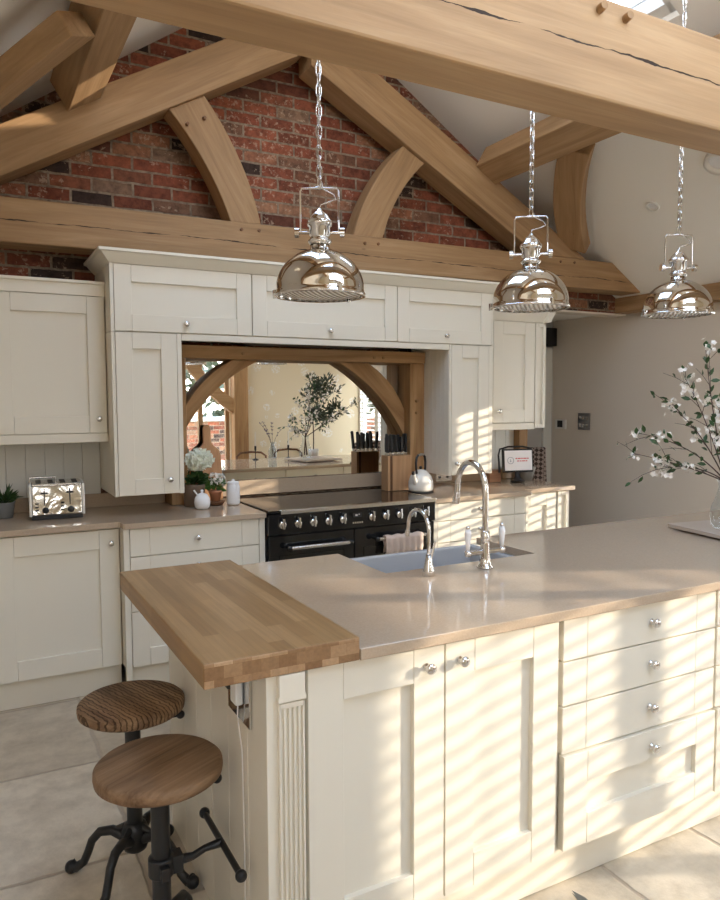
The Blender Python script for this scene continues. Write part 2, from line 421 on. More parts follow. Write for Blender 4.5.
# front wall (behind the viewer): papered, with glazing and a glazed gable
WINC = (2.3, 3.07, .25, 2.2); WIN_FILL = (-.6, .4, 1.25, 2.2)  # second opening is unseen, added for light from behind the viewer
mb = MB()
holes_wall(mb, XL - .12, XR - .001, 0, 2.3, [WINC, WIN_FILL], lambda a, b, c, d: mb.box(a, b, YF - .12, YF, c, d))
for x0, x1 in ((XL - .12, .9), (3.0, XR - .001)):
    pts = [(x0, 2.3), (x1, 2.3)] + [(x, max(2.3, rz(x)) + .05) for x in ((x1, XM - 1.6, x0) if x1 < XM else (x1, x0))]
    if x1 < XM: pts = [(x0, 2.3), (x1, 2.3), (x1, rz(x1) + .05), (x0, max(2.3, rz(x0)) + .02)]
    else: pts = [(x0, 2.3), (x1, 2.3), (x1, 2.34), (x0, rz(x0) + .05)]
    mb.prism(pts, YF - .12, YF)
mb.box(.9, 3.0, YF - .12, YF, 2.3, 2.62)
struct('wall_front', mb, wallp)
# ceiling slopes with two rooflights
def slope(mb, side, y0, y1, hs, t=.1):
    x0, x1 = (XM, XR + .15) if side > 0 else (XL - .15, XM)
    xs = sorted({x0, x1, *[h[0] for h in hs], *[h[1] for h in hs]}); ys = sorted({y0, y1, *[h[2] for h in hs], *[h[3] for h in hs]})
    for a, b in zip(xs, xs[1:]):
        for c, d in zip(ys, ys[1:]):
            if any(h[0] < (a + b) / 2 < h[1] and h[2] < (c + d) / 2 < h[3] for h in hs): continue
            z = lambda x: rz(x)
            mb.prism([(a, z(a)), (b, z(b)), (b, z(b) + t), (a, z(a) + t)], c, d)
SKR = (2.42, 3.2, 2.57, 3.02); SKL = (.78, 1.66, 2.0, 3.5); SKR2 = (2.42, 3.2, .1, 1.0); SKL2 = (.78, 1.66, -.1, 1.25)  # left-slope rooflights are unseen, enlarged to brighten the right wall and ceiling
mb = MB(); slope(mb, 1, -.52, 4.62, [SKR, SKR2]); slope(mb, -1, -.52, 4.62, [SKL, SKL2])
struct('ceiling', mb, ceil_pl)
def rooflight(n, S):
    mb = MB()
    a, b, c, d = S
    def q(x, y, dz): return (x, y, rz(x) + dz)
    def slab(xa, xb, ya, yb, z0, z1, mi):
        vs = [q(x, y, z) for x in (xa, xb) for y in (ya, yb) for z in (z0, z1)]
        mb.add(vs, [(0, 1, 3, 2), (4, 6, 7, 5), (0, 4, 5, 1), (2, 3, 7, 6), (0, 2, 6, 4), (1, 5, 7, 3)], mi)
    f = .05
    slab(a, a + f, c, d, .03, .14, 0); slab(b - f, b, c, d, .03, .14, 0); slab(a, b, c, c + f, .03, .14, 0); slab(a, b, d - f, d, .03, .14, 0)
    slab(a + f, b - f, c + f, d - f, .10, .11, 1)
    struct('window_%d' % n, mb, [plasticw, pane_m])
for i, S in enumerate((SKR, SKL, SKR2, SKL2)): rooflight(i + 1, S)
# side windows: frame + glass
def side_window(n, W):
    y0, y1, z0, z1 = W; mb = MB(); x0, x1 = XR + .05, XR + .10
    f = .035
    for a, b, c, d in ((y0, y0 + f, z0, z1), (y1 - f, y1, z0, z1), (y0, y1, z0, z0 + f), (y0, y1, z1 - f, z1)): mb.box(x0, x1, a, b, c, d)
    mb.box(XR + .07, XR + .075, y0 + f, y1 - f, z0 + f, z1 - f, 1)
    struct('window_%d' % n, mb, [plasticw, pane_m])
side_window(5, WINA); side_window(6, WINB)
def front_window(n, W, bars):
    x0, x1, z0, z1 = W; mb = MB(); f = .05
    for a, b, c, d in ((x0, x0 + f, z0, z1), (x1 - f, x1, z0, z1), (x0, x1, z0, z0 + f), (x0, x1, z1 - f, z1)): mb.box(a, b, YF - .09, YF - .03, c, d)
    for k in range(1, bars):
        x = x0 + (x1 - x0) * k / bars; mb.box(x - .03, x + .03, YF - .09, YF - .03, z0, z1)
    mb.box(x0 + f, x1 - f, YF - .065, YF - .06, z0 + f, z1 - f, 1)
    struct('window_%d' % n, mb, [oak_z, pane_m])
front_window(7, WINC, 2); front_window(8, WIN_FILL, 2)  # the latter is the window added for light
mb = MB()
gp = [(.9, 2.62), (3.0, 2.62), (3.0, rz(3.0)), (XM, rz(XM)), (.9, rz(.9))]
mb.prism(gp, YF - .065, YF - .06, mi=1)
for x in (.9, 1.6, 2.27, 2.94): mb.box(x, x + .06, YF - .09, YF - .03, 2.62, rz(x + .03) + .02)
mb.box(.9, 3.0, YF - .09, YF - .03, 2.62, 2.69)
struct('window_9', mb, [oak_z, pane_m])
# matchboard panelling behind the worktops
def tongue(mb, x0, x1, y, z0, z1, pitch=.1, t=.012):
    x = x0
    while x < x1 - 1e-4:
        e = min(x + pitch, x1); mb.box(x + .0015, e - .0015, y - t, y, z0, z1); x = e
    mb.box(x0, x1, y - .004, y, z0, z1)
mb = MB(); tongue(mb, XL + .001, .68, YB - .001, .99, 1.32); struct('trim_3', mb, white_pt, bev=.002)
mb = MB(); tongue(mb, 3.19, 3.775, YB - .001, .99, 1.40); struct('trim_4', mb, white_pt, bev=.002)
struct('trim_5', MB().box(3.78, 3.865, YB - .07, YB - .002, 0, 2.25), oak_z, bev=.004)
# outside
struct('ground', MB().box(-14, 22, -16, 12, -.35, -.06), mat('bounce_ground', (.66, .60, .50), .9))  # outside ground added, and kept pale, to bounce light up indoors
w = thing('garden_wall', 'red brick garden wall with pale coping seen through the glazing reflected in the mirror', 'wall', (3, -4.3, -.06))
gb = brick.copy(); gb.name = 'garden_brick'
MB().box(-3, 9.0, -4.4, -4.15, -.06, 1.15).build('brickwork', gb, w); MB().box(-3, 9.05, -4.45, -4.1, 1.15, 1.22).build('coping', white_pt, w, label='pale coping stones', bev=.01)
mb = MB()
for i in range(2600):
    z = random.uniform(-.05, 2.3)
    mb.leaf((random.uniform(-2.5, 9), random.uniform(-5.5, -4.8), z), (random.uniform(-1, 1), random.uniform(-1, 1), random.uniform(-.5, 1)), random.uniform(.14, .26), .16)
h = mb.build('hedge', leaf_bl); h['kind'] = 'stuff'; h['label'] = 'grey green hedge standing behind the brick garden wall'; h['category'] = 'hedge'

# ------------------------------------------------------------------ roof timbers
def curve_pts(a, b, bulge, n=10):
    a = Vector(a); b = Vector(b); d = b - a; nrm = Vector((-d[1], d[0])).normalized()
    return [tuple(a + d * t + nrm * bulge * 4 * t * (1 - t)) for t in [i / n for i in range(n + 1)]]
def timber(mb, name, m, root, p0, p1, nrm=(0, 1, 0), bev=.006, label=None):
    return mb.build(name, m, root, label, bev, frame_from(p0, p1, nrm))
TR = thing('roof_truss', 'oak roof truss against the brick gable wall with curved struts', 'roof truss', (XM, 4.3, 2.34))
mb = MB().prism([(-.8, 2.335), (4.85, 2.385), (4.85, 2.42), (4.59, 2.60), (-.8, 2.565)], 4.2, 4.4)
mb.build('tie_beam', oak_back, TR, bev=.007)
mb = MB().prism([(-.62, 2.25 + .0), (1.853, 3.609), (1.95, 3.90), (-.42, 2.571), (-.60, 2.571)], 4.2, 4.38)
mb = MB().prism([(.03, 2.571), (1.853, 3.609), (1.92, 3.66), (1.92, 3.905), (-.42, 2.571)], 4.19, 4.39)
timber(mb, 'rafter', oak, TR, (-.42, 4.2, 2.4), (1.85, 4.2, 3.7))
mb = MB().prism([(3.74, 2.592), (1.93, 3.567), (1.93, 3.865), (4.235, 2.598)], 4.19, 4.39)
timber(mb, 'rafter', oak, TR, (1.92, 4.2, 3.75), (4.2, 4.2, 2.5))
A = curve_pts((1.414, 2.574), (1.062, 3.16), -.035); B = curve_pts((1.601, 2.582), (1.265, 3.275), -.045)
timber(MB().band(A, B, 4.215, 4.36), 'strut', oak, TR, (1.5, 4.2, 2.57), (1.16, 4.2, 3.2))
A = curve_pts((2.223, 2.574), (2.60, 3.20), .05); B = curve_pts((2.445, 2.584), (2.77, 3.11), .045)
timber(MB().band(A, B, 4.215, 4.36), 'strut', oak, TR, (2.33, 4.2, 2.57), (2.68, 4.2, 3.15))
def pegs(root, pts, y, r=.012, l=.012):
    for (x, z) in pts:
        MB().cyl((x, y + .01, z), (x + .002, y - l, z + .002), r, r * .85, 10).build('peg', walnut if l < .02 else oak_z, root)
pegs(TR, [(1.16, 3.09), (1.26, 3.14), (1.47, 2.535), (1.58, 2.54), (2.30, 2.535), (2.40, 2.54), (2.62, 3.27), (2.72, 3.22), (3.98, 2.56), (4.12, 2.565)], 4.2, .011, .006)
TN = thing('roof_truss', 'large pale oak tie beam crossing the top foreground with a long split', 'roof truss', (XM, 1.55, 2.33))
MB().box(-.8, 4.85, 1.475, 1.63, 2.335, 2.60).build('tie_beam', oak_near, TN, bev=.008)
timber(MB().prism([(.03, 2.601), (1.853, 3.609), (1.92, 3.66), (1.92, 3.905), (-.42, 2.601)], 1.475, 1.63), 'rafter', oak, TN, (-.42, 1.5, 2.4), (1.85, 1.5, 3.7))
timber(MB().prism([(3.74, 2.601), (1.93, 3.567), (1.93, 3.865), (4.235, 2.601)], 1.475, 1.63), 'rafter', oak, TN, (1.92, 1.5, 3.75), (4.2, 1.5, 2.5))
MB().cyl((1.525, 1.50, 2.562), (1.518, 1.452, 2.566), .013, .011, 10).build('peg', oak_z, TN)
MB().cyl((1.622, 1.50, 2.56), (1.615, 1.452, 2.564), .013, .011, 10).build('peg', oak_z, TN)
# purlins
def purlin(side, label):
    ux, uz = .857, .515
    P = Vector((.526, 3.04)); U = Vector((ux, uz)) * .2; W = Vector((-uz, ux)) * .165
    q = [P, P + U, P + U + W, P + W]
    pts = [(p[0], p[1]) for p in q]
    if side > 0: pts = [(2 * XM - x, z) for x, z in pts]
    o = MB().prism(pts, YF, 4.188).build('purlin', oak, None, label, .006, frame_from((pts[0][0], 0, 3.1), (pts[0][0], 4, 3.1), (0, 0, 1)))
    o['category'] = 'roof beam'
purlin(-1, 'square oak purlin running up the left roof slope towards the gable')
purlin(1, 'square oak purlin on the right roof slope, meeting the gable rafter')
# curved wind braces lying in the roof slope
def brace(p0, p1, w, t, side, bulge, label):
    p0 = Vector(p0); p1 = Vector(p1); sl = Vector((side * .844, 0, -.536 if True else 0)).normalized()
    n = Vector((side * .536, 0, .844)); d = (p1 - p0); L = d.length; x = d.normalized(); y = n.cross(x).normalized(); x = y.cross(n)
    M = Matrix((x, y, n)).transposed().to_4x4(); M.translation = p0
    A = curve_pts((0, -w / 2), (L, -w / 2), bulge, 12); B = curve_pts((0, w / 2), (L, w / 2), bulge, 12)
    mb = MB().band(A, B, -t, 0, 'xy'); mb.v = [tuple(M @ Vector(v)) for v in mb.v]
    o = mb.build('wind_brace', oak, None, label, .006, M); o['category'] = 'roof beam'
brace((4.14, 4.185, 2.735), (3.47, 3.50, 3.16), .20, .10, 1, -.05, 'curved oak wind brace rising from the right end of the tie beam')
brace((-.33, 4.17, 2.59), (.405, 3.17, 3.08), .165, .10, -1, -.03, 'straight oak wind brace at the top left corner')
# wall plate
o = MB().prism([(4.86, 2.25), (4.999, 2.25), (4.999, 2.29), (4.86, 2.375)], YF, 4.479).build('wall_plate', oak, None, 'oak wall plate along the top of the grey right wall', .004, frame_from((4.9, 0, 2.3), (4.9, 4, 2.3), (0, 0, 1)))
o['category'] = 'roof beam'
# oak corner post and brace by the front glazing (seen in the mirror)
t = thing('oak_post', 'oak post with a curved knee brace beside the glazing, reflected in the mirror', 'post', (3.18, YF + .08, 0))
MB().box(3.08, 3.27, YF + .003, YF + .16, 0, 2.33).build('post', oak_warm_z, t, bev=.005)
A = curve_pts((3.08, 1.55), (2.45, 2.33), .08); B = curve_pts((3.08, 1.35), (2.25, 2.33), .08)
MB().band(A, B, YF + .02, YF + .12).build('knee_brace', oak_warm, t, bev=.004)

# ------------------------------------------------------------------ kitchen furniture helpers
def knob(root, x, y, z, sgn=-1, r=.0155):
    M = Matrix.Rotation(PI / 2 if sgn < 0 else -PI / 2, 4, 'X')
    prof = [(.0001, 0), (.011, 0), (.011, .003), (.0055, .006), (.005, .014), (r * .95, .017), (r, .021), (r * .9, .026), (r * .5, .029), (.0001, .0295)]
    return MB().lathe(prof, (x, y, z), 20, M=M).build('handle', chrome, root, 'small round chrome knob')
def door(root, x0, x1, z0, z1, y, sgn=-1, fr=.09, kn=None, name='door', rec=.016, m=None, plain=False):
    t = .024; g = .0015
    m = m or cream
    ya, yb = (y, y + t) if sgn < 0 else (y - t, y)
    x0 += g; x1 -= g; z0 += g; z1 -= g
    mb = MB()
    if plain:
        fr2 = min(fr, .1)
        mb.box(x0, x0 + fr2 - .0006, ya, yb, z0, z1); mb.box(x0 + fr2 + .0006, x1 - fr2 - .0006, ya, yb, z0, z1); mb.box(x1 - fr2 + .0006, x1, ya, yb, z0, z1)
        mb.box(x0 + .01, x1 - .01, ya + .003 if sgn < 0 else ya, yb if sgn < 0 else yb - .003, z0 + .002, z1 - .002)
    else:
        e = .0005
        mb.box(x0, x0 + fr - e, ya, yb, z0, z1); mb.box(x1 - fr + e, x1, ya, yb, z0, z1)
        mb.box(x0 + fr + e, x1 - fr - e, ya, yb, z1 - fr, z1); mb.box(x0 + fr + e, x1 - fr - e, ya, yb, z0, z0 + fr)
        pa, pb = (y + rec, yb) if sgn < 0 else (ya, y - rec)
        mb.box(x0 + .02, x1 - .02, pa, pb, z0 + .02, z1 - .02)
    o = mb.build(name, m, root, bev=.0012, seg=1)
    if kn: knob(o, kn[0], y, kn[1], sgn)
    return o

# ---------------------------------------------- wall units
t = thing('wall_cabinet', 'cream wall cabinet above the toaster, left of the tall bridging unit', 'cabinet', (.4, 4.3, 1.31))
MB().box(.12, .678, 4.17, YB - .001, 1.345, 2.15).build('body', cream, t)
MB().box(.12, .679, 4.15, 4.17, 2.088, 2.165).box(.12, .679, 4.135, 4.17, 2.150, 2.166).build('cornice', cream, t, bev=.003)
MB().box(.12, .679, 4.152, 4.172, 1.308, 1.356).build('light_rail', cream, t, bev=.002)
door(t, .125, .676, 1.358, 2.086, 4.15, kn=(.632, 1.433))
t = thing('wall_cabinet', 'cream wall cabinet at the far left beyond the frame edge', 'cabinet', (-.2, 4.3, 1.31))
MB().box(-.5, .118, 4.17, YB - .001, 1.345, 2.15).build('body', cream, t)
MB().box(-.5, .119, 4.15, 4.17, 2.088, 2.165).build('cornice', cream, t, bev=.003)
door(t, -.48, .117, 1.358, 2.086, 4.15, kn=(.07, 1.433))

def tower(name, label, x0, x1, dx0, dx1, kx):
    t = thing(name, label, 'cabinet', ((x0 + x1) / 2, 4.25, 1.02))
    MB().box(x0, x1, 4.02, YB - .001, 1.02, 1.893).box(x0, dx0 - .001, 4.002, 4.03, 1.02, 1.893).box(dx1 + .001, x1, 4.002, 4.03, 1.02, 1.893).build('body', cream, t, bev=.002)
    door(t, dx0, dx1, 1.022, 1.893, 4.0, fr=.085, kn=(kx, 1.10))
    return t
tower('tall_wall_cabinet', 'narrow cream cabinet hanging left of the mirror recess', .681, 1.05, .70, 1.024, .97)
tower('tall_wall_cabinet', 'narrow cream cabinet right of the mirror recess, striped with sunlight', 2.83, 3.19, 2.845, 3.155, 2.885)
mb = MB(); yy = 4.006
for k in range(6): mb.box(2.8275, 2.830, yy + .001, yy + .047, 1.022, 1.856); yy += .048
mb.build('beaded_side', cream, bpy.data.objects['tall_wall_cabinet.001'], bev=.001)
for (x0, x1, kx, lab) in ((.70, 1.457, 1.076, 'cream lift-up bridging cupboard over the left end, its knob at bottom middle'), (1.459, 2.424, 1.951, 'widest cream lift-up cupboard in the middle above the mirror'), (2.426, 3.177, 2.80, 'cream lift-up cupboard above the sun-striped right cabinet')):
    t = thing('bridging_cabinet', lab, 'cabinet', ((x0 + x1) / 2, 4.25, 1.895), 'cupboards bridging over the range cooker')
    a = .681 if x0 < .8 else x0; b = 3.19 if x1 > 3 else x1
    mb = MB().box(a, b, 4.02, YB - .001, 1.895, 2.246)
    if x0 < .8: mb.box(a, x0 - .001, 4.002, 4.03, 1.895, 2.246)
    if x1 > 3: mb.box(x1 + .001, b, 4.002, 4.03, 1.895, 2.246)
    mb.build('body', cream, t, bev=.001)
    door(t, x0, x1, 1.897, 2.246, 4.0, fr=.088, kn=(kx, 1.947))
tag(MB().box(1.052, 2.828, 4.004, 4.03, 1.858, 1.893).build('pelmet', cream, bev=.002), 'thin cream pelmet under the lift-up cupboards above the mirror', 'pelmet')
# crown
prof = [(4.0, 2.247), (3.985, 2.262), (3.955, 2.295), (3.94, 2.300), (3.94, 2.314), (4.02, 2.314), (4.02, 2.247)]
mb = MB()
def crown(prof, x0, x1, yb=4.47):
    # front run with mitred returns; profile offset o = 4.0 - y
    pr = [(4.0 - y, z) for y, z in prof]; n = len(pr); vs = []
    for (o_, z) in pr: vs.append((x0 - o_, yb, z))
    for (o_, z) in pr: vs.append((x0 - o_, 4.0 - o_, z))
    for (o_, z) in pr: vs.append((x1 + o_, 4.0 - o_, z))
    for (o_, z) in pr: vs.append((x1 + o_, yb, z))
    fs = []
    for s_ in range(3):
        for k in range(n):
            l = (k + 1) % n; fs.append((s_ * n + k, s_ * n + l, (s_ + 1) * n + l, (s_ + 1) * n + k))
    fs += [tuple(range(n)), tuple(range(4 * n - 1, 3 * n - 1, -1))]
    return MB().add(vs, fs)
tag(crown(prof, .681, 3.19).build('crown_moulding', cream, bev=.001), 'flared cream crown moulding along the top of the tall units', 'moulding')
# right wall cabinet
t = thing('wall_cabinet', 'cream wall cabinet right of the tall units with a framed end pilaster', 'cabinet', (3.5, 4.3, 1.31))
MB().box(3.192, 3.80, 4.17, YB - .001, 1.345, 2.15).box(3.192, 3.31, 4.152, 4.17, 1.345, 2.10).build('body', cream, t, bev=.001)
door(t, 3.312, 3.697, 1.36, 2.088, 4.15, kn=(3.36, 1.445))
door(t, 3.70, 3.80, 1.315, 2.088, 4.146, fr=.026, name='end_pilaster')
MB().box(3.192, 3.70, 4.152, 4.172, 1.308, 1.356).build('light_rail', cream, t, bev=.002)
mb = MB().prism([(4.15, 2.09), (4.11, 2.15), (4.10, 2.165), (4.17, 2.165), (4.17, 2.09)], 3.192, 3.80, 'yz').prism([(3.80, 2.09), (3.84, 2.15), (3.85, 2.165), (3.77, 2.165), (3.77, 2.09)], 4.10, 4.47)
mb.build('cornice', cream, t, bev=.001)

# ---------------------------------------------- oak arch frame and mirror
t = thing('mirror', 'large mirror behind the range cooker, reflecting the room', 'mirror', (1.93, 4.43, 1.02))
MB().box(1.10, 2.80, 4.462, 4.466, 1.022, 1.84).build('glass', mirrorm, t); MB().box(1.10, 2.80, 4.467, 4.478, 1.022, 1.84).build('backing', blackm, t)
t = thing('oak_arch_frame', 'oak post-and-beam arch framing the mirror over the cooker', 'frame', (1.93, 4.36, .91))
MB().box(1.053, 2.827, 4.29, 4.459, 1.78, 1.857).build('rail', oak_warm, t, bev=.004)
MB().box(1.053, 1.15, 4.30, 4.459, .912, 1.779).build('post', oak_warm_z, t, bev=.004)
MB().box(2.71, 2.827, 4.30, 4.459, .912, 1.779).build('post', oak_warm_z, t, bev=.004)
A = curve_pts((1.15, 1.47), (1.46, 1.779), .035); B = curve_pts((1.15, 1.34), (1.634, 1.779), .05)
timber(MB().band(A, B, 4.375, 4.4595), 'brace', oak_warm, t, (1.15, 4.3, 1.4), (1.55, 4.3, 1.78), bev=.003)
A = curve_pts((2.71, 1.46), (2.42, 1.779), -.035); B = curve_pts((2.71, 1.27), (2.20, 1.779), -.055)
timber(MB().band(A, B, 4.375, 4.4595), 'brace', oak_warm, t, (2.7, 4.3, 1.35), (2.3, 4.3, 1.78), bev=.003)
for x, z in ((1.50, 1.815), (2.42, 1.812), (2.49, 1.812), (2.76, 1.52), (2.76, 1.44)): MB().cyl((x, 4.3, z), (x, 4.283, z), .011, .009, 10).build('peg', oak_z, t)
o = tag(MB().box(1.5, 2.35, 4.04, 4.28, 1.862, 1.892).build('extractor_hood', blackm, bev=.002), 'slim dark extractor hood tucked under the bridging cupboards', 'extractor hood')

# ---------------------------------------------- back run base units
t = thing('base_cabinet', 'cream base cabinet with one door under the toaster', 'cabinet', (.35, 4.1, 0))
MB().box(.075, .678, 3.91, YB - .001, .15, .88).build('body', cream, t)
MB().box(.075, .678, 3.94, 3.96, .002, .15).build('plinth', cream, t, bev=.001)
door(t, .08, .675, .152, .872, 3.888, fr=.098, kn=(.632, .80))
t = thing('base_cabinet', 'cream base cabinet at the far left beyond the frame edge', 'cabinet', (-.3, 4.1, 0))
MB().box(-.53, .073, 3.91, YB - .001, .15, .88).build('body', cream, t); MB().box(-.53, .073, 3.94, 3.96, .002, .15).build('plinth', cream, t)
door(t, -.525, .07, .152, .872, 3.888, fr=.098, kn=(-.48, .80))
t = thing('drawer_unit', 'cream drawer unit between the toaster cabinet and the range cooker', 'cabinet', (1.07, 4.1, 0))
MB().box(.68, 1.442, 3.82, YB - .001, .15, .879).box(.68, .709, 3.80, 3.83, .002, .879).box(1.409, 1.442, 3.80, 3.83, .002, .879).build('body', cream, t, bev=.001)
MB().box(.711, 1.407, 3.85, 3.87, .002, .15).build('plinth', cream, t)
for z0, z1, pl in ((.733, .878, 1), (.59, .731, 1), (.447, .588, 1), (.155, .445, 0)):
    door(t, .711, 1.407, z0, z1, 3.80, fr=.098 if pl else .09, kn=(1.062, (z0 + z1) / 2 if pl else .37), name='drawer', plain=bool(pl))
t = thing('drawer_unit', 'cream drawer unit right of the range cooker, striped with sunlight', 'cabinet', (3.0, 4.1, 0))
MB().box(2.57, 3.34, 3.82, YB - .001, .15, .879).box(2.57, 2.60, 3.80, 3.83, .002, .879).box(3.322, 3.34, 3.80, 3.83, .002, .879).build('body', cream, t, bev=.001)
MB().box(2.601, 3.321, 3.85, 3.87, .002, .15).build('plinth', cream, t)
for z0, z1, pl in ((.76, .878, 1), (.62, .758, 1), (.447, .618, 1), (.155, .445, 0)):
    door(t, 2.601, 3.321, z0, z1, 3.80, fr=.098 if pl else .09, kn=(2.93, (z0 + z1) / 2 if pl else .37), name='drawer', plain=bool(pl))
t = thing('base_cabinet', 'cream end base cabinet with a door and framed pilaster under the small screen', 'cabinet', (3.6, 4.1, 0))
MB().box(3.342, 3.795, 3.91, YB - .08, .15, .879).build('body', cream, t); MB().box(3.342, 3.795, 3.94, 3.96, .002, .15).build('plinth', cream, t)
door(t, 3.345, 3.68, .152, .876, 3.888, fr=.09)
door(t, 3.685, 3.795, .152, .876, 3.88, fr=.03, name='end_pilaster')

def top_poly(pts, z0=.88, z1=.91): return MB().prism(pts, z0, z1, 'xy')
t = thing('worktop', 'taupe quartz worktop left of the range cooker with its upstand', 'worktop', (.4, 4.2, .88))
top_poly([(XL + .002, 3.858), (.665, 3.858), (.675, 3.85), (.675, 3.785), (.685, 3.775), (1.443, 3.775), (1.443, 4.478), (XL + .002, 4.478)], .881).build('top', stone, t, bev=.0025)
MB().box(XL + .002, 1.05, 4.458, 4.478, .911, .99).build('upstand', stone, t, bev=.0015)
t = thing('worktop', 'taupe quartz worktop right of the range cooker, barred with sunlight', 'worktop', (3.2, 4.2, .88))
top_poly([(2.565, 3.775), (3.345, 3.775), (3.355, 3.785), (3.355, 3.85), (3.365, 3.858), (3.83, 3.858), (3.83, 4.405), (3.78, 4.405), (3.78, 4.478), (2.565, 4.478)], .881).build('top', stone, t, bev=.0025)
MB().box(2.83, 3.778, 4.458, 4.478, .911, .99).build('upstand', stone, t, bev=.0015)
tag(MB().box(1.152, 2.708, 4.436, 4.459, .926, 1.02).build('upstand', stone, bev=.0015), 'taupe quartz upstand behind the hob, under the mirror', 'upstand')

# ---------------------------------------------- range cooker
t = thing('range_cooker', 'wide black range cooker with chrome knobs and a glass hob', 'cooker', (2.0, 4.05, 0))
CX0, CX1, CY = 1.450, 2.556, 3.76
MB().box(CX0, CX1, 3.80, 4.395, .10, .895).build('body', blackm, t, bev=.003)
MB().box(CX0 + .02, CX1 - .02, 3.83, 3.86, .002, .10).build('plinth', blackm, t)
MB().box(CX0, CX1, CY, 3.80, .778, .897).build('control_panel', black, t, bev=.005)
MB().box(CX0 + .004, CX1 - .004, 3.775, 4.39, .898, .916).build('hob_top', hobglass, t, 'black glass hob', bev=.003)
mb = MB().box(CX0 + .07, CX1, 3.752, 3.774, .895, .918).box(CX1 - .003, CX1 + .004, 3.752, 4.39, .912, .919); mb.build('hob_trim', steel, t, 'pale steel trim along the front edge of the hob', bev=.003)
for i, x in enumerate((1.529, 1.624, 1.719, 1.814, 1.908, 2.1, 2.195, 2.291, 2.388, 2.483)):
    mb = MB().lathe([(.0001, 0), (.024, 0), (.022, .012), (.019, .016), (.0001, .018)], (x, CY, .836), 20, M=Matrix.Rotation(PI / 2, 4, 'X'))
    mb.box(x - .006, x + .006, CY - .034, CY - .012, .815, .874)
    mb.build('control_knob', chrome, t, 'chrome control knob', bev=.003)
mb = MB().box(1.975, 2.035, CY - .002, CY + .001, .842, .868); mb.build('clock_display', blackm, t)
MB().box(1.99, 2.005, CY - .003, CY - .001, .850, .860).box(2.012, 2.018, CY - .003, CY - .001, .856, .862).build('clock_digits', plasticw, t)
mb = MB()
for k in range(5): mb.box(1.972 + k * .0145, 1.982 + k * .0145, CY - .003, CY + .001, .806, .816)
mb.build('button_row', steel, t)
for x0, x1 in ((CX0 + .004, 1.985), (1.991, CX1 - .004)):
    d = MB().box(x0, x1, 3.768, 3.80, .43, .772).build('oven_door', black, t, bev=.004)
    mb = MB()
    mb.box(x0 + .06, x1 - .06, 3.764, 3.769, .47, .66); mb.build('window', hobglass, d)
    a, b = (1.56, 1.935) if x0 < 1.5 else (2.12, 2.46)
    h = MB().cyl((a, 3.715, .708), (b, 3.715, .708), .0115, seg=14); h.build('handle', steel, d, 'pale steel door rail')
    MB().cyl((a + .004, 3.715, .708), (a + .004, 3.77, .708), .010).cyl((b - .004, 3.715, .708), (b - .004, 3.77, .708), .010).ball((a - .004, 3.715, .708), .017).ball((b + .004, 3.715, .708), .017).build('handle_bracket', black, d)
    MB().box(x0, x1, 3.768, 3.80, .12, .425).build('lower_door', black, t, bev=.004)
# towel
mb = MB(); N = 26; rows = []
for j, (dy, z) in enumerate(((-.004, .60), (-.007, .64), (-.010, .68), (-.014, .705), (-.011, .722), (0, .7255), (.011, .722), (.014, .705), (.014, .66), (.012, .62))):
    for i in range(N + 1):
        x = 2.165 + .265 * i / N; amp = .006 * min(1, abs(z - .7255) / .05)
        mb.v.append((x + (.004 * math.sin(z * 60)), 3.715 + dy * 1.15 + amp * math.sin(i * 1.55 + z * 9) * (1 if dy < 0 else .2) - (.002 if dy < 0 else -.002), z + .003 * math.sin(i * .9)))
for j in range(9):
    for i in range(N): mb.f.append((j * (N + 1) + i, j * (N + 1) + i + 1, (j + 1) * (N + 1) + i + 1, (j + 1) * (N + 1) + i)); mb.mi.append(0); mb.sm.append(True)
o = mb.build('tea_towel', towelm); tag(o, 'pinkish linen tea towel folded over the right oven rail', 'towel')
s = o.modifiers.new('s', 'SOLIDIFY'); s.thickness = .003; s.offset = 0

# ---------------------------------------------- island
IY = 1.60
t = thing('island_end_panel', 'cream boarded end panel of the island with a fluted pilaster', 'panel', (.65, 2.1, 0))
mb = MB(); 
y = 1.62
bw = [.12, .16, .16, .16, .16, .19]
for w_ in bw: mb.box(.605, .62, y + .0012, y + w_ - .0012, 0.002, .878); y += w_
mb.box(.609, .70, 1.625, 2.575, .002, .878); mb.build('boarded_side', cream, t, bev=.002)
mb = MB().box(.603, .70, 1.596, 1.625, .002, .879); mb.build('corner_post', white_pt if False else cream, t, bev=.0015)
mb = MB()
mb.prism([(.630, .879), (.697, .879), (.697, .83), (.700, .822), (.700, .812), (.627, .812), (.627, .822), (.630, .83)], 1.578, 1.5965)
mb.build('pilaster_cap', cream, t, bev=.0015)
mb = MB().box(.631, .697, 1.5905, 1.597, .12, .808); mb.box(.6305, .6365, 1.583, 1.592, .12, .808); mb.box(.6915, .6975, 1.583, 1.592, .12, .808); mb.box(.631, .697, 1.583, 1.592, .794, .808)
for k in range(4):
    x = .6425 + k * .0125; mb.box(x, x + .006, 1.583, 1.592, .13, .80)
mb.build('fluting', cream, t, bev=.002); MB().box(.628, .70, 1.580, 1.5965, .002, .119).build('pilaster_base', cream, t, bev=.002)
t = thing('island_cupboard', 'cream double-door cupboard in the island front under the taps', 'cabinet', (1.12, 2.1, 0))
MB().box(.712, 1.537, 1.622, 2.10, .14, .878).build('body', cream, t)
door(t, .712, 1.120, .15, .878, IY, fr=.098, kn=(1.062, .818)); door(t, 1.122, 1.534, .15, .878, IY, fr=.098, kn=(1.172, .818))
t = thing('drawer_unit', 'cream stack of four drawers in the island front', 'cabinet', (1.9, 2.1, 0), 'island drawer stacks')
MB().box(1.546, 2.252, 1.622, 2.10, .14, .878).build('body', cream, t)
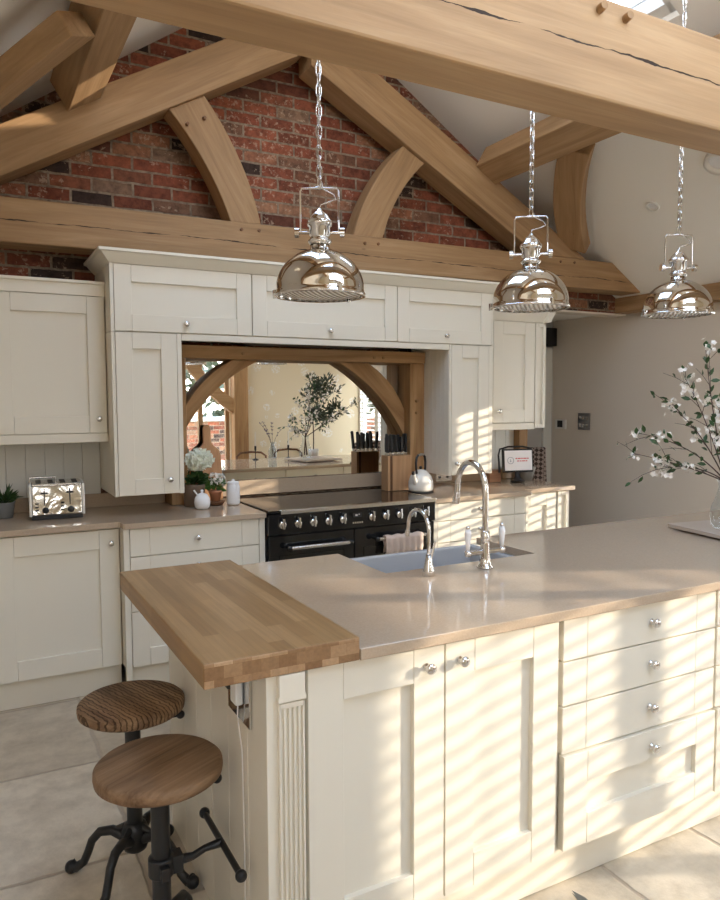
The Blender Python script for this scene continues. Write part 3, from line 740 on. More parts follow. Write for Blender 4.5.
def stack(t, x0, x1, kx):
    for z0, z1, pl in ((.744, .878, 1), (.605, .742, 1), (.456, .603, 1)):
        door(t, x0, x1, z0, z1, IY - .002, fr=.098, kn=(kx, (z0 + z1) / 2), name='drawer', plain=True)
    door(t, x0, x1, .155, .454, IY - .012, fr=.098, kn=(kx, .40), name='drawer')
stack(t, 1.548, 2.250, 1.93)
t = thing('drawer_unit', 'cream drawer stack at the right end of the island front', 'cabinet', (2.6, 2.1, 0), 'island drawer stacks')
MB().box(2.256, 3.0, 1.622, 2.10, .14, .878).build('body', cream, t); stack(t, 2.258, 2.98, 2.62)
t = thing('island_cupboard', 'cream end cupboard of the island beyond the drawers', 'cabinet', (3.4, 2.1, 0))
MB().box(3.002, 3.84, 1.622, 2.10, .14, .878).build('body', cream, t)
door(t, 3.0, 3.42, .15, .878, IY, fr=.098, kn=(3.37, .818)); door(t, 3.422, 3.84, .15, .878, IY, fr=.098, kn=(3.47, .818))
t = thing('island_back_units', 'yellowish cream drawer units on the cooker side of the island, seen in the mirror', 'cabinet', (2.6, 2.4, 0))
MB().box(2.01, 3.84, 2.102, 2.57, .14, .878).build('body', cream, t)
def back_door(t, a, b):
    door(t, a, b, .735, .878, 2.59, 1, kn=((a + b) / 2, .805), name='drawer', plain=True, fr=.051); door(t, a, b, .15, .733, 2.59, 1, kn=(b - .05, .66))
for a, b in ((2.02, 2.61), (2.62, 3.22), (3.23, 3.83)): back_door(t, a, b)
t = thing('island_back_cupboard', 'cream cupboard on the cooker side of the island left of the butler sink', 'cabinet', (1.0, 2.4, 0))
MB().box(.702, 1.298, 2.102, 2.57, .14, .878).build('body', cream, t); back_door(t, .71, 1.29)
tag(MB().box(.702, 3.84, 1.655, 1.672, .002, .1385).box(.702, 3.84, 2.53, 2.548, .002, .1385).box(3.82, 3.84, 1.672, 2.53, .002, .1385).build('plinth', cream, bev=.001), 'long cream plinth board along the foot of the island', 'plinth')
tag(MB().box(1.300, 2.008, 2.10, 2.55, .14, .60).build('sink_base', cream), 'cream base unit under the butler sink', 'cabinet')
# worktop of island with sink notch
t = thing('worktop', 'large taupe quartz island worktop with sunlight bands across it', 'worktop', (2.3, 2.1, .88))
mb = top_poly([(.848, 1.575), (3.90, 1.575), (3.90, 2.62), (2.003, 2.62), (2.003, 2.235), (1.308, 2.235), (1.308, 2.62), (.848, 2.62)], .8795)
mb.build('top', stone, t, bev=.0025)
# butler sink
t = thing('butler_sink', 'white ceramic butler sink set into the back edge of the island', 'sink', (1.65, 2.43, .62))
mb = MB()
X0, X1, Y0, Y1, ZT = 1.302, 2.009, 2.20, 2.66, .8785
ZT2 = .876
mb.box(X0, X1, Y0, Y0 + .045, .62, ZT2); mb.box(X0, X1, Y1 - .03, Y1, .62, ZT2 + .0); mb.box(X0, X0 + .035, Y0 + .045, Y1 - .03, .62, ZT2); mb.box(X1 - .035, X1, Y0 + .045, Y1 - .03, .62, ZT2); mb.box(X0, X1, Y0, Y1, .60, .64)
mb.build('basin', fireclay, t, bev=.008, seg=3)
MB().lathe([(.0001, .6415), (.03, .6415), (.034, .644), (.040, .6405)], (1.65, 2.43, 0), 20).build('waste', chrome, t)
# oak breakfast bar block
t = thing('breakfast_bar', 'thick oak block breakfast bar at the left end of the island', 'bar top', (.65, 2.09, .88))
MB().box(.4485, .8465, 1.578, 2.597, .8805, .940).build('oak_top', staves, t, bev=.003)
tb = t.children[0]; tb.data.materials.append(stave_end)
for p in tb.data.polygons:
    if abs(p.normal[1]) > .9: p.material_index = 1
# chrome socket on the end panel
t = thing('wall_socket', 'chrome socket with a white plug and cord under the oak bar', 'socket', (.6, 1.78, .80))
MB().box(.597, .6045, 1.70, 1.87, .705, .835).build('plate', chrome, t, bev=.002)
MB().box(.575, .597, 1.74, 1.785, .755, .825).build('plug', plasticw, t, 'white plug', bev=.006, seg=3)
MB().box(.580, .597, 1.82, 1.862, .77, .83).build('plug', blackm, t, 'black plug', bev=.004)
mb = MB().tube([(.588, 1.76, .755), (.588, 1.765, .72), (.594, 1.77, .68), (.599, 1.765, .62), (.600, 1.76, .35), (.600, 1.765, .06)], .0018, 8); mb.build('cord', plasticw, t)

# ---------------------------------------------- taps
def arch(base, h0, R, out, drop, n=14):
    bx, by = base; pts = [(bx, by, .925), (bx, by, h0)]
    for i in range(1, n + 1):
        a = PI * i / n * 1.02; pts.append((bx, by + out / 2 - out / 2 * math.cos(a), h0 + R * math.sin(a)))
    x, y, z = pts[-1]; pts.append((x, y + .006, z - drop)); return pts
t = thing('mixer_tap', 'tall chrome swan-neck mixer tap with two white levers', 'tap', (1.665, 2.125, .91))
bx, by = 1.665, 2.125
MB().lathe([(.0001, .911), (.029, .911), (.029, .917), (.022, .922), (.019, .95), (.017, 1.0), (.0155, 1.01), (.0165, 1.015), (.0165, 1.045), (.0125, 1.05), (.0001, 1.051)], (bx, by, 0), 24).build('body', chrome, t)
pts = arch((bx, by), 1.19, .105, .175, .035); MB().tube([(bx, by, 1.04)] + pts[1:], .0115, 14).build('spout', chrome, t)
x, y, z = pts[-1]; MB().cyl((x, y, z + .004), (x, y + .003, z - .02), .0145, .013, 14).build('aerator', chrome, t)
for s_ in (-1, 1):
    MB().cyl((bx, by, .972), (bx + s_ * .075, by, .972), .0105, .0095, 14).ball((bx + s_ * .078, by, .972), .014).build('side_arm', chrome, t)
    l = MB().lathe([(.0001, .98), (.007, .98), (.0085, 1.0), (.0125, 1.045), (.010, 1.058), (.0001, 1.06)], (bx + s_ * .078, by, 0), 16).build('lever', ceramic, t, 'white ceramic lever')
    MB().ball((bx + s_ * .078, by, 1.066), .0075).build('finial', chrome, l)
t = thing('boiling_water_tap', 'smaller chrome swan-neck tap left of the mixer tap', 'tap', (1.42, 2.13, .91))
bx, by = 1.42, 2.13
MB().lathe([(.0001, .911), (.023, .911), (.021, .93), (.012, .965), (.009, .985), (.0001, .986)], (bx, by, 0), 24).build('body', chrome, t)
pts = arch((bx, by), 1.07, .065, .135, .02); MB().tube([(bx, by, .975)] + pts[1:], .0068, 12).build('spout', chrome, t)
x, y, z = pts[-1]; MB().cyl((x, y, z + .004), (x, y + .002, z - .018), .0095, .0085, 12).build('aerator', chrome, t)
MB().cyl((bx + .005, by, .955), (bx + .024, by - .004, 1.03), .0055, .004, 10).build('lever', chrome, t)

# ---------------------------------------------- bar stools
def stool(label, loc, m, zs=.59, rot=0.):
    t = thing('bar_stool', label, 'stool', loc, 'bar stools at the island')
    x0, y0 = loc[0], loc[1]; R = .165
    fr = Matrix.Translation((x0, y0, zs - .02)) @ Matrix.Rotation(rot, 4, 'Z')
    MB().lathe([(.0001, zs - .042), (R - .014, zs - .042), (R - .002, zs - .033), (R, zs - .022), (R - .001, zs - .008), (R - .010, zs), (.0001, zs + .0005)], (x0, y0, 0), 56).build('seat', m, t, frame=fr)
    MB().cyl((x0, y0, .10), (x0, y0, zs - .085), .0245, seg=20).cyl((x0, y0, zs - .09), (x0, y0, zs - .05), .016).lathe([(.0001, zs - .055), (.06, zs - .055), (.06, zs - .0425), (.0001, zs - .0425)], (x0, y0, 0), 24).build('column', iron, t)
    mb = MB().lathe([(.026, .085), (.036, .092), (.042, .11), (.042, .15), (.035, .172), (.026, .18)], (x0, y0, 0), 20); mb.build('hub', iron, t)
    for a in (150, 228, 312, 48):
        ca, sa = math.cos(math.radians(a)), math.sin(math.radians(a))
        pr = [(.03, .13), (.075, .148), (.115, .142), (.142, .112), (.155, .075), (.170, .040), (.195, .021), (.213, .030)]
        rr = [.020, .016, .0145, .0135, .013, .0135, .016, .019]
        g = MB().tube([(x0 + ca * r, y0 + sa * r, z) for r, z in pr], rr, 12); g.tube([(x0 + ca * .03, y0 + sa * .03, .165), (x0 + ca * .085, y0 + sa * .085, .145)], [.012, .006], 8)
        l = g.build('leg', iron, t); MB().ball((x0 + ca * .212, y0 + sa * .212, .022), .021).build('foot', iron, l)
    # foot rest: clamp, arm and bar
    zc = .305
    f = MB().lathe([(.026, -.028), (.034, -.024), (.034, .024), (.026, .028)], (x0, y0, zc), 20).box(x0 + .02, x0 + .055, y0 - .02, y0 + .02, zc - .024, zc + .024)
    f.box(x0 - .012, x0 + .012, y0 - .052, y0 - .025, zc - .018, zc + .018).build('clamp', iron, t, bev=.003)
    r = MB().tube([(x0 + .04, y0, zc), (x0 + .08, y0 - .02, zc + .012), (x0 + .11, y0 - .03, zc + .03), (.566, y0 - .035, zc + .036)], [.015, .010, .0095, .012], 10)
    r.cyl((.566, y0 - .19, zc + .036), (.566, y0 + .12, zc + .036), .0085).ball((.566, y0 - .195, zc + .036), .0155).ball((.566, y0 + .125, zc + .036), .0155).build('footrest', iron, t)
    MB().tube([(x0, y0, zs - .075), (x0 + .08, y0 - .01, zs - .08), (x0 + .145, y0 - .015, zs - .078)], .0065, 10).ball((x0 + .150, y0 - .016, zs - .078), .014).build('height_lever', iron, t)
    return t
stool('round wooden stool on black iron, the nearer of two at the bar', (.412, 1.885, 0), seat_wood, .59, .5)
stool('round stool with deeply grooved wooden seat, the farther of two at the bar', (.432, 2.345, 0), seat_wood2, .585, .35)

# ---------------------------------------------- pendant lights
def chain_mb(x, y, z0, z1, pitch=.031):
    mb = MB(); z = z0; k = 0
    while z < z1:
        L, W = .0205, .0085; pts = []
        for i in range(12):
            a = 2 * PI * i / 12; c, s_ = math.cos(a), math.sin(a)
            u = W * c; v = L * s_ * (1.0) + (0.0)
            u = math.copysign(min(abs(u) * 1.25, W), u)
            pts.append((x + (u if k % 2 else 0), y + (0 if k % 2 else u), z + L * .85 + v))
        pts.append(pts[0]); mb.tube(pts, .0024, 6); z += pitch; k += 1
    return mb
def pendant(x, y, label, rot=0., z0=1.858):
    t = thing('pendant_light', label, 'pendant light', (x, y, 1.86), 'pendant lights over the island')
    R = .14
    pr = [(R + .002, 0), (R + .004, .006), (R, .012), (R - .001, .02)]
    for i in range(1, 13):
        a = i / 12; ang = a * 1.33
        pr.append((R * math.cos(ang) ** .85 if False else R * math.cos(ang) + .0, .02 + .128 * math.sin(ang)))
    pr += [(.031, .150), (.026, .165), (.0245, .175)]
    shell = pr + [(r - .002, z - .001) for r, z in reversed(pr[:-1])]
    MB().lathe(shell, (x, y, z0), 56).build('shade', nickel, t)
    MB().lathe([(.0001, -.006), (.06, -.004), (R - .012, .003), (R - .006, .008), (.0001, .004)], (x, y, z0 + .002), 48).build('lens', lens_m, t, 'ribbed glass disc under the shade')
    MB().lathe([(R - .008, -.001), (R + .004, -.001), (R + .005, .005), (R - .006, .005)], (x, y, z0), 56).build('rim', chrome, t)
    for a in (.4, 2.6, 4.7):
        MB().box(x + (R + .004) * math.cos(a + rot) - .006, x + (R + .004) * math.cos(a + rot) + .006, y + (R + .004) * math.sin(a + rot) - .006, y + (R + .004) * math.sin(a + rot) + .006, z0 - .004, z0 + .022).build('clip', chrome, t, bev=.002)
    MB().lathe([(.030, .160), (.037, .168), (.037, .174), (.029, .178), (.029, .186), (.033, .190), (.033, .214), (.038, .218), (.040, .225), (.040, .232), (.034, .238), (.030, .246), (.022, .256), (.011, .263), (.006, .272), (.0001, .273)], (x, y, z0), 32).build('lamp_holder', chrome, t)
    M = Matrix.Translation((x, y, z0)) @ Matrix.Rotation(rot - .5, 4, 'Z')
    W = .060; P = lambda a, b, c: tuple(M @ Vector((a, b, c)))
    mb = MB().tube([P(-W, 0, .196), P(-W, 0, .325), P(-W + .005, 0, .334), P(-.01, 0, .335)], .0032, 8).tube([P(W, 0, .196), P(W, 0, .325), P(W - .005, 0, .334), P(.01, 0, .335)], .0032, 8).tube([P(-.012, 0, .335), P(.012, 0, .335)], .005, 8)
    mb.build('yoke', chrome, t)
    for s_ in (-1, 1):
        MB().tube([P(s_ * .024, 0, .198), P(s_ * (W + .006), 0, .198)], .0045, 8).tube([P(s_ * (W + .004), 0, .198), P(s_ * (W + .018), 0, .198)], .0150, 14).build('thumbscrew', chrome, t)
    zc = rz(x)
    mb = chain_mb(x, y, z0 + .335, zc - .03); mb.build('chain', chrome, t)
    MB().tube([P(0, 0, .268), P(.004, 0, .285), P(.03, .004, .293), P(.052, .0, .30), P(.045, 0, .315), P(.012, 0, .332), P(.004, 0, .36), P(-.004, .003, .45), P(.004, -.003, .7), P(0, 0, zc - z0 - .03)], .0022, 6).build('flex', steel, t)
    MB().lathe([(.0001, -.045), (.045, -.045), (.05, -.03), (.05, .06), (.0001, .06)], (x, y, zc), 24).build('ceiling_rose', chrome, t)
pendant(1.000, 2.12, 'chrome dome pendant on a chain, leftmost of the three', .0)
pendant(1.862, 2.12, 'chrome dome pendant on a chain, middle of the three, above the mixer tap', -.15, 1.868)
pendant(2.672, 2.12, 'chrome dome pendant on a chain, rightmost of the three, above the blossom', .1, 1.884)
# recessed ceiling lights on the right slope
def slope_disc(name, x, y, r, label, cat, deep=.012, m=plasticw):
    n = Vector((-.536, 0, -.844)); M = Matrix.Translation((x, y, rz(x))) @ n.to_track_quat('Z', 'Y').to_matrix().to_4x4()
    t = thing(name, label, cat, (x, y, rz(x)))
    def L(prof, nm, mm): 
        b = MB().lathe(prof, (0, 0, 0), 32, M=M); b.build(nm, mm, t)
    L([(r * .62, -.01), (r * .66, deep * .6), (r * .95, deep), (r, 0)], 'bezel', m)
    L([(.0001, deep * .3), (r * .63, deep * .3)], 'lens', ceramic)
slope_disc('downlight', 4.15, 3.51, .048, 'small recessed downlight in the right roof slope', 'ceiling light')
slope_disc('smoke_detector', 3.99, 2.90, .085, 'white disc fitting high on the right slope at the frame edge', 'detector', .035)

# ---------------------------------------------- items on the left worktop
t = thing('toaster', 'chrome four-slot toaster with cream ends on the left worktop', 'toaster', (.44, 4.24, .91))
TX, TY, TZ = .415, 4.24, .912
fr = Matrix.Translation((TX, TY, TZ)) @ Matrix.Rotation(math.radians(-4), 4, 'Z')
def L(mb): mb.v = [tuple(fr @ Vector(v)) for v in mb.v]; return mb
W, D, Hh = .136, .13, .178
L(MB().box(-W + .012, W - .012, -D, D, 0, .022)).build('base', blackm, t, bev=.003)
L(MB().prism([(-D, .022), (D, .022), (D - .006, Hh), (-D + .012, Hh)], -W + .014, W - .014, 'yz')).build('body', toaster_m, t, bev=.006)
for s_ in (-1, 1): L(MB().prism([(-D - .003, .018), (D + .003, .018), (D - .004, Hh + .004), (-D + .008, Hh + .004)], s_ * W - (.014 if s_ > 0 else 0), s_ * W + (.014 if s_ < 0 else 0), 'yz')).build('end_cap', enamel, t, bev=.004)
mb = MB().box(-W + .016, W - .016, -D + .018, D - .012, Hh, Hh + .008)
L(mb).build('top_plate', steel, t, bev=.003)
for k in range(4):
    x = -.09 + k * .06; L(MB().box(x - .012, x + .014, -.08, .09, Hh + .0075, Hh + .0095)).build('slot', blackm, t)
L(MB().tube([(-.13, .02, Hh + .03), (-.05, .02, Hh + .03), (0, .02, Hh + .03)], .005, 8).tube([(-.13, .02, Hh + .03), (-.13, .02, Hh + .008)], .004, 8).tube([(0, .02, Hh + .03), (0, .02, Hh + .008)], .004, 8).tube([(-.13, .05, Hh + .03), (0, .05, Hh + .03)], .004, 8)).build('warming_rack', chrome, t)
for k in (-1, 1):
    x = k * .062
    L(MB().box(x - .003, x + .003, -D - .0, -D + .012, .075, .16)).build('lever_slot', blackm, t)
    L(MB().box(x - .018, x + .018, -D - .014, -D + .004, .136, .144)).build('lever', blackm, t, bev=.003)
    L(MB().lathe([(.0001, 0), (.017, 0), (.015, .014), (.0001, .016)], (x + .004, -D + .001, .048), 18, M=Matrix.Rotation(PI / 2, 4, 'X'))).build('dial', blackm, t)
    for j in range(3): L(MB().box(x - .045, x - .028, -D - .003, -D + .004, .045 + j * .018, .053 + j * .018)).build('button', blackm, t)

t = thing('potted_plant', 'small spiky green plant in a grey pot at the left edge', 'plant', (.165, 4.30, .91))
MB().lathe([(.0001, .912), (.038, .912), (.05, .99), (.053, .995), (.048, .995), (.044, .985), (.0001, .984)], (.165, 4.30, 0), 24).build('pot', galv, t)
mb = MB()
for i in range(90):
    a = random.uniform(0, 2 * PI); r = random.uniform(0, .03); e = random.uniform(.2, 1.3)
    mb.leaf((.165 + r * math.cos(a), 4.30 + r * math.sin(a), .985 + random.uniform(0, .03)), (math.cos(a) * math.cos(e), math.sin(a) * math.cos(e), math.sin(e)), random.uniform(.05, .095), .013)
mb.build('foliage', leaf_dk, t)

t = thing('hydrangea', 'white hydrangea bloom with dark leaves in a taupe pot by the left cabinet', 'plant', (1.165, 4.225, .91))
px, py = 1.165, 4.225
MB().lathe([(.0001, .912), (.058, .912), (.064, 1.035), (.066, 1.04), (.058, 1.04), (.055, 1.03), (.0001, 1.03)], (px, py, 0), 28).build('pot', brownpot, t)
mb = MB().tube([(px, py, 1.03), (px + .01, py - .005, 1.09), (px + .03, py - .01, 1.15)], .004, 6); mb.build('stem', leaf_md, t)
mb = MB()
for i in range(34):
    a = random.uniform(0, 2 * PI); e = random.uniform(-.2, .8)
    L_ = random.uniform(.05, .085); cx_ = px + .012 * math.cos(a) + .01; cy_ = py - .03 * random.random()
    mb.leaf((cx_, cy_, random.uniform(1.04, 1.09)), (math.cos(a) * .8, min(math.sin(a), .25), e), L_, L_ * .75)
mb.build('leaves', leaf_dk, t)
mb = MB()
for i in range(260):
    v = Vector((random.gauss(0, 1), random.gauss(0, 1), random.gauss(0, 1) * .9)).normalized() * .074 * random.uniform(.85, 1.05)
    v.z *= .8
    mb.blossom((px + .03 + v.x, py - .02 + v.y, 1.185 + v.z), random.uniform(.014, .02), n=4)
mb.ball((px + .03, py - .02, 1.185), .066, sc=(1, 1, .8)).build('bloom', petal_g, t)

t = thing('sugar_pot', 'small round white lidded pot with a spoon, before the hydrangea', 'pot', (1.172, 4.085, .91))
px, py = 1.172, 4.085
MB().lathe([(.0001, .912), (.032, .912), (.042, .925), (.046, .95), (.043, .972), (.036, .985), (.034, .987)], (px, py, 0), 28).build('bowl', ceramic, t)
MB().lathe([(.036, .984), (.028, .996), (.012, 1.003), (.006, 1.006), (.009, 1.013), (.008, 1.02), (.0001, 1.023)], (px, py, 0), 24).build('lid', ceramic, t)
MB().tube([(px - .022, py - .005, .985), (px - .05, py - .012, 1.022)], [.004, .006], 8).build('spoon', ceramic, t)

t = thing('flowering_plant', 'small white-flowered plant in a terracotta pot beside the hydrangea', 'plant', (1.285, 4.20, .91))
px, py = 1.285, 4.20
MB().lathe([(.0001, .935), (.026, .935), (.036, .985), (.040, .986), (.040, 1.0), (.034, 1.0), (.032, .99), (.0001, .99)], (px, py, 0), 24).build('pot', terra, t)
MB().lathe([(.0001, .912), (.04, .912), (.055, .93), (.058, .937), (.05, .934), (.0001, .930)], (px, py, 0), 24).build('saucer', walnut, t, 'dark brown saucer')
mb = MB()
for i in range(90):
    a = random.uniform(0, 2 * PI); e = random.uniform(-.1, 1.2); r = random.uniform(.0, .045)
    mb.leaf((px + r * math.cos(a), py + r * .8 * math.sin(a), random.uniform(1.0, 1.06)), (math.cos(a), math.sin(a), e), random.uniform(.025, .045), .022)
mb.build('leaves', leaf_md, t)
mb = MB()
for i in range(46):
    a = random.uniform(0, 2 * PI); r = random.uniform(.01, .062)
    mb.blossom((px + .01 + r * math.cos(a), py + r * .8 * math.sin(a), random.uniform(1.03, 1.095)), .015)
mb.build('flowers', petal, t)

t = thing('storage_jar', 'pale lidded jar catching the sun beside the white-flowered plant', 'jar', (1.385, 4.17, .91))
MB().lathe([(.0001, .913), (.036, .913), (.040, .920), (.040, 1.02), (.034, 1.034)], (1.385, 4.17, 0), 28).build('vessel', ceramic, t)
MB().lathe([(.036, 1.033), (.036, 1.045), (.030, 1.05), (.010, 1.052), (.008, 1.062), (.0001, 1.064)], (1.385, 4.17, 0), 24).build('lid', ceramic, t)

t = thing('serving_board', 'orange-brown wooden paddle board leaning on the mirror behind the flowers', 'board', (1.30, 4.36, .91))
M = Matrix.Translation((1.305, 4.375, .913)) @ Matrix.Rotation(-math.radians(7), 4, 'X')
out = [(-.075, 0), (.075, 0), (.082, .02), (.082, .28), (.07, .315), (.04, .34), (.025, .36), (.024, .45), (.016, .468), (-.016, .468), (-.024, .45), (-.025, .36), (-.04, .34), (-.07, .315), (-.082, .28), (-.082, .02)]
mb = MB().prism(out, -.008, .008, 'xz'); mb.v = [tuple(M @ Vector(v)) for v in mb.v]
mb.build('board', board_wood, t, bev=.004)

# ---------------------------------------------- knife block, knives, kettle
t = thing('knife_block', 'wide wooden knife block with dark end stripes behind the hob', 'knife block', (2.56, 4.245, .918))
mb = MB(); cols = [0, 1, 0, 0, 1, 0]; 
mb.box(2.470, 2.488, 4.195, 4.285, .918, 1.155, 0); mb.box(2.488, 2.506, 4.195, 4.285, .918, 1.155, 1); mb.box(2.506, 2.655, 4.195, 4.285, .918, 1.155, 0)
mb.build('block', [wood('beech', (.45, .25, .12), (.60, .36, .19), (.70, .45, .26), axis='z'), walnut], t, bev=.002)
for i in range(10):
    x = 2.482 + i * .0175; y = 4.215 + (.05 if i % 2 else 0.0); tl = random.uniform(-.10, .04)
    k = thing('kitchen_knife', 'black-handled kitchen knife standing in the wooden block', 'knife', (x, y, 1.156), 'knives in the block')
    fr = Matrix.Translation((x, y, 1.157)) @ Matrix.Rotation(tl, 4, 'Y') @ Matrix.Rotation(random.uniform(-.1, .05), 4, 'X')
    h = random.uniform(.125, .15)
    mb = MB().prism([(-.012, .018), (.012, .018), (.014, .05), (.013, h - .01), (.004, h), (-.012, h - .006), (-.011, .05)], -.0068, .0068, 'yz'); mb.v = [tuple(fr @ Vector(v)) for v in mb.v]; mb.build('handle', blackm, k, bev=.002)
    mb = MB().box(-.0035, .0035, -.012, .012, 0, .0185); mb.v = [tuple(fr @ Vector(v)) for v in mb.v]; mb.build('bolster', steel, k)

t = thing('trivet', 'flat black trivet under the cream kettle', 'trivet', (2.65, 4.08, .911))
MB().lathe([(.0001, .912), (.085, .912), (.088, .918), (.085, .922), (.0001, .922)], (2.655, 4.08, 0), 32).build('plate', blackm, t)
t = thing('kettle', 'cream enamel stovetop kettle with a black hoop handle', 'kettle', (2.655, 4.08, .923))
kx, ky, kz = 2.655, 4.08, .9235
MB().lathe([(.0001, 0), (.076, 0), (.083, .01), (.085, .03), (.082, .065), (.070, .10), (.052, .122), (.046, .126)], (kx, ky, kz), 36).build('body', enamel, t)
MB().lathe([(.047, .125), (.040, .134), (.020, .142), (.0001, .144)], (kx, ky, kz), 28).build('lid', enamel, t)
MB().lathe([(.0001, .144), (.006, .144), (.011, .152), (.010, .162), (.0001, .165)], (kx, ky, kz), 16).build('lid_knob', blackm, t)
sx = Vector((-.86, -.5, 0)).normalized()
P = lambda r, z: (kx + sx.x * r, ky + sx.y * r, kz + z)
MB().tube([P(.062, .05), P(.085, .075), P(.098, .105), P(.106, .125)], [.022, .016, .012, .009], 14).build('spout', enamel, t)
MB().tube([P(.104, .120), P(.112, .135)], [.012, .010], 12).build('whistle', blackm, t)
ax = Vector((.88, .47, 0))
Q = lambda r, z: (kx + ax.x * r, ky + ax.y * r, kz + z)
MB().tube([Q(-.052, .118), Q(-.062, .15), Q(-.064, .19), Q(-.055, .225), Q(-.035, .238)], .0075, 10).tube([Q(.052, .118), Q(.062, .15), Q(.064, .19), Q(.055, .225), Q(.035, .238)], .0075, 10).build('handle_arm', blackm, t)
MB().tube([Q(-.038, .239), Q(0, .242), Q(.038, .239)], [.008, .0095, .008], 12).build('handle_grip', chrome, t)

# ---------------------------------------------- right counter items
t = thing('digital_display', 'white tablet display with a circle emblem and red lines on a black stand', 'display', (3.60, 4.20, .91))
fr = Matrix.Translation((3.60, 4.20, .9185)) @ Matrix.Rotation(math.radians(-14), 4, 'Z') @ Matrix.Rotation(math.radians(-6), 4, 'X')
def LD(mb): mb.v = [tuple(fr @ Vector(v)) for v in mb.v]; return mb
LD(MB().lathe([(.0001, 0), (.055, 0), (.058, .008), (.035, .014), (.02, .04), (.02, .075), (.0001, .075)], (0, .02, 0), 24)).build('stand', blackm, t)
LD(MB().box(-.125, .125, .0, .018, .07, .245)).build('bezel', blackm, t, bev=.008, seg=3)
LD(MB().box(-.108, .112, -.004, .002, .084, .232)).build('screen', paper, t)
mb = MB()
for i in range(24):
    a = 2 * PI * i / 24; b = 2 * PI * (i + 1) / 24; c0, c1 = (-.062, .158), .026
    mb.prism([(c0[0] + c1 * math.cos(a), c0[1] + c1 * math.sin(a)), (c0[0] + c1 * math.cos(b), c0[1] + c1 * math.sin(b)), (c0[0] + (c1 - .003) * math.cos(b), c0[1] + (c1 - .003) * math.sin(b)), (c0[0] + (c1 - .003) * math.cos(a), c0[1] + (c1 - .003) * math.sin(a))], -.006, -.004)
mb.box(-.069, -.055, -.006, -.004, .152, .155).box(-.064, -.061, -.006, -.004, .145, .168); LD(mb).build('emblem', grey_txt, t)
mb = MB()
x = -.022
for wl in (.014, .022, .012, .026, .012): mb.box(x, x + wl, -.006, -.004, .168, .176); x += wl + .005
x = -.010
for wl in (.018, .012, .024, .014): mb.box(x, x + wl, -.006, -.004, .150, .157); x += wl + .005
LD(mb).build('red_lines', red_txt, t)
LD(MB().tube([(-.135, .04, .07), (-.138, .04, .20), (-.125, .04, .245), (-.06, .04, .262), (.06, .04, .262), (.115, .04, .25)], .007, 10)).build('back_hoop', blackm, t)
tag(MB().box(3.405, 3.515, 4.30, 4.40, .912, 1.0).build('wooden_box', wood('box_wood', (.20, .09, .05), (.32, .16, .09), (.42, .24, .14)), bev=.004), 'small brown wooden box left of the tablet display', 'box')
t = thing('basket', 'pale woven basket at the right of the tablet display', 'basket', (3.765, 4.31, .91))
mb = MB().lathe([(.0001, .912), (.045, .912), (.072, 1.0), (.075, 1.012), (.069, 1.012), (.042, .918), (.0001, .917)], (3.765, 4.31, 0), 28); mb.build('bowl', woven, t)
t = thing('wall_socket', 'chrome double wall socket under the sun-striped cabinet', 'socket', (3.12, 4.45, 1.0))
MB().box(3.03, 3.17, 4.448, 4.457, .925, .985).build('plate', chrome, t, bev=.002)
MB().box(3.05, 3.07, 4.445, 4.449, .95, .965).box(3.12, 3.14, 4.445, 4.449, .95, .965).build('switch', blackm, t)
# hall chair
t = thing('dining_chair', 'patterned upholstered dining chair in the hall beyond the worktop', 'chair', (4.45, 4.95, 0))
fr = Matrix.Translation((4.42, 4.95, 0)) @ Matrix.Rotation(math.radians(-20), 4, 'Z')
def LC(mb): mb.v = [tuple(fr @ Vector(v)) for v in mb.v]; return mb
LC(MB().box(-.22, .22, -.22, .22, .40, .48)).build('seat', fabric, t, bev=.02, seg=3)
LC(MB().prism([(.18, .48), (.25, .48), (.31, 1.08), (.25, 1.09)], -.21, .21, 'yz')).build('backrest', fabric, t, bev=.015, seg=3)
for sx_, sy in ((-1, -1), (1, -1), (-1, 1), (1, 1)): LC(MB().cyl((sx_ * .18, sy * .18, .002), (sx_ * .18, sy * .18, .40), .014, .02, 10)).build('leg', walnut, t)
# thermostat and switches on the right wall
t = thing('thermostat', 'small square thermostat with a black face on the right wall', 'thermostat', (4.99, 5.21, 1.29))
MB().box(4.982, 4.9995, 5.16, 5.30, 1.245, 1.335).build('plate', plasticw, t, bev=.003); MB().box(4.978, 4.983, 5.20, 5.265, 1.262, 1.325).build('display', blackm, t)
t = thing('light_switch', 'brushed metal multi-gang light switch on the right wall', 'light switch', (4.99, 4.94, 1.32))
MB().box(4.990, 4.9995, 4.865, 5.01, 1.245, 1.40).build('plate', mat('satin_grey_metal', (.28, .28, .29), .35, .8), t, bev=.002)
for j in range(2):
    for k in range(3): MB().box(4.984, 4.991, 4.885 + k * .042, 4.908 + k * .042, 1.27 + j * .07, 1.30 + j * .07).build('rocker', steel, t, bev=.001)
t = thing('fuse_box', 'dark box high on the hall wall above the door casing', 'box', (4.8, 5.3, 2.1))
MB().box(4.80, 4.965, 5.27, 5.358, 2.03, 2.20).build('case', blackm, t, bev=.004)

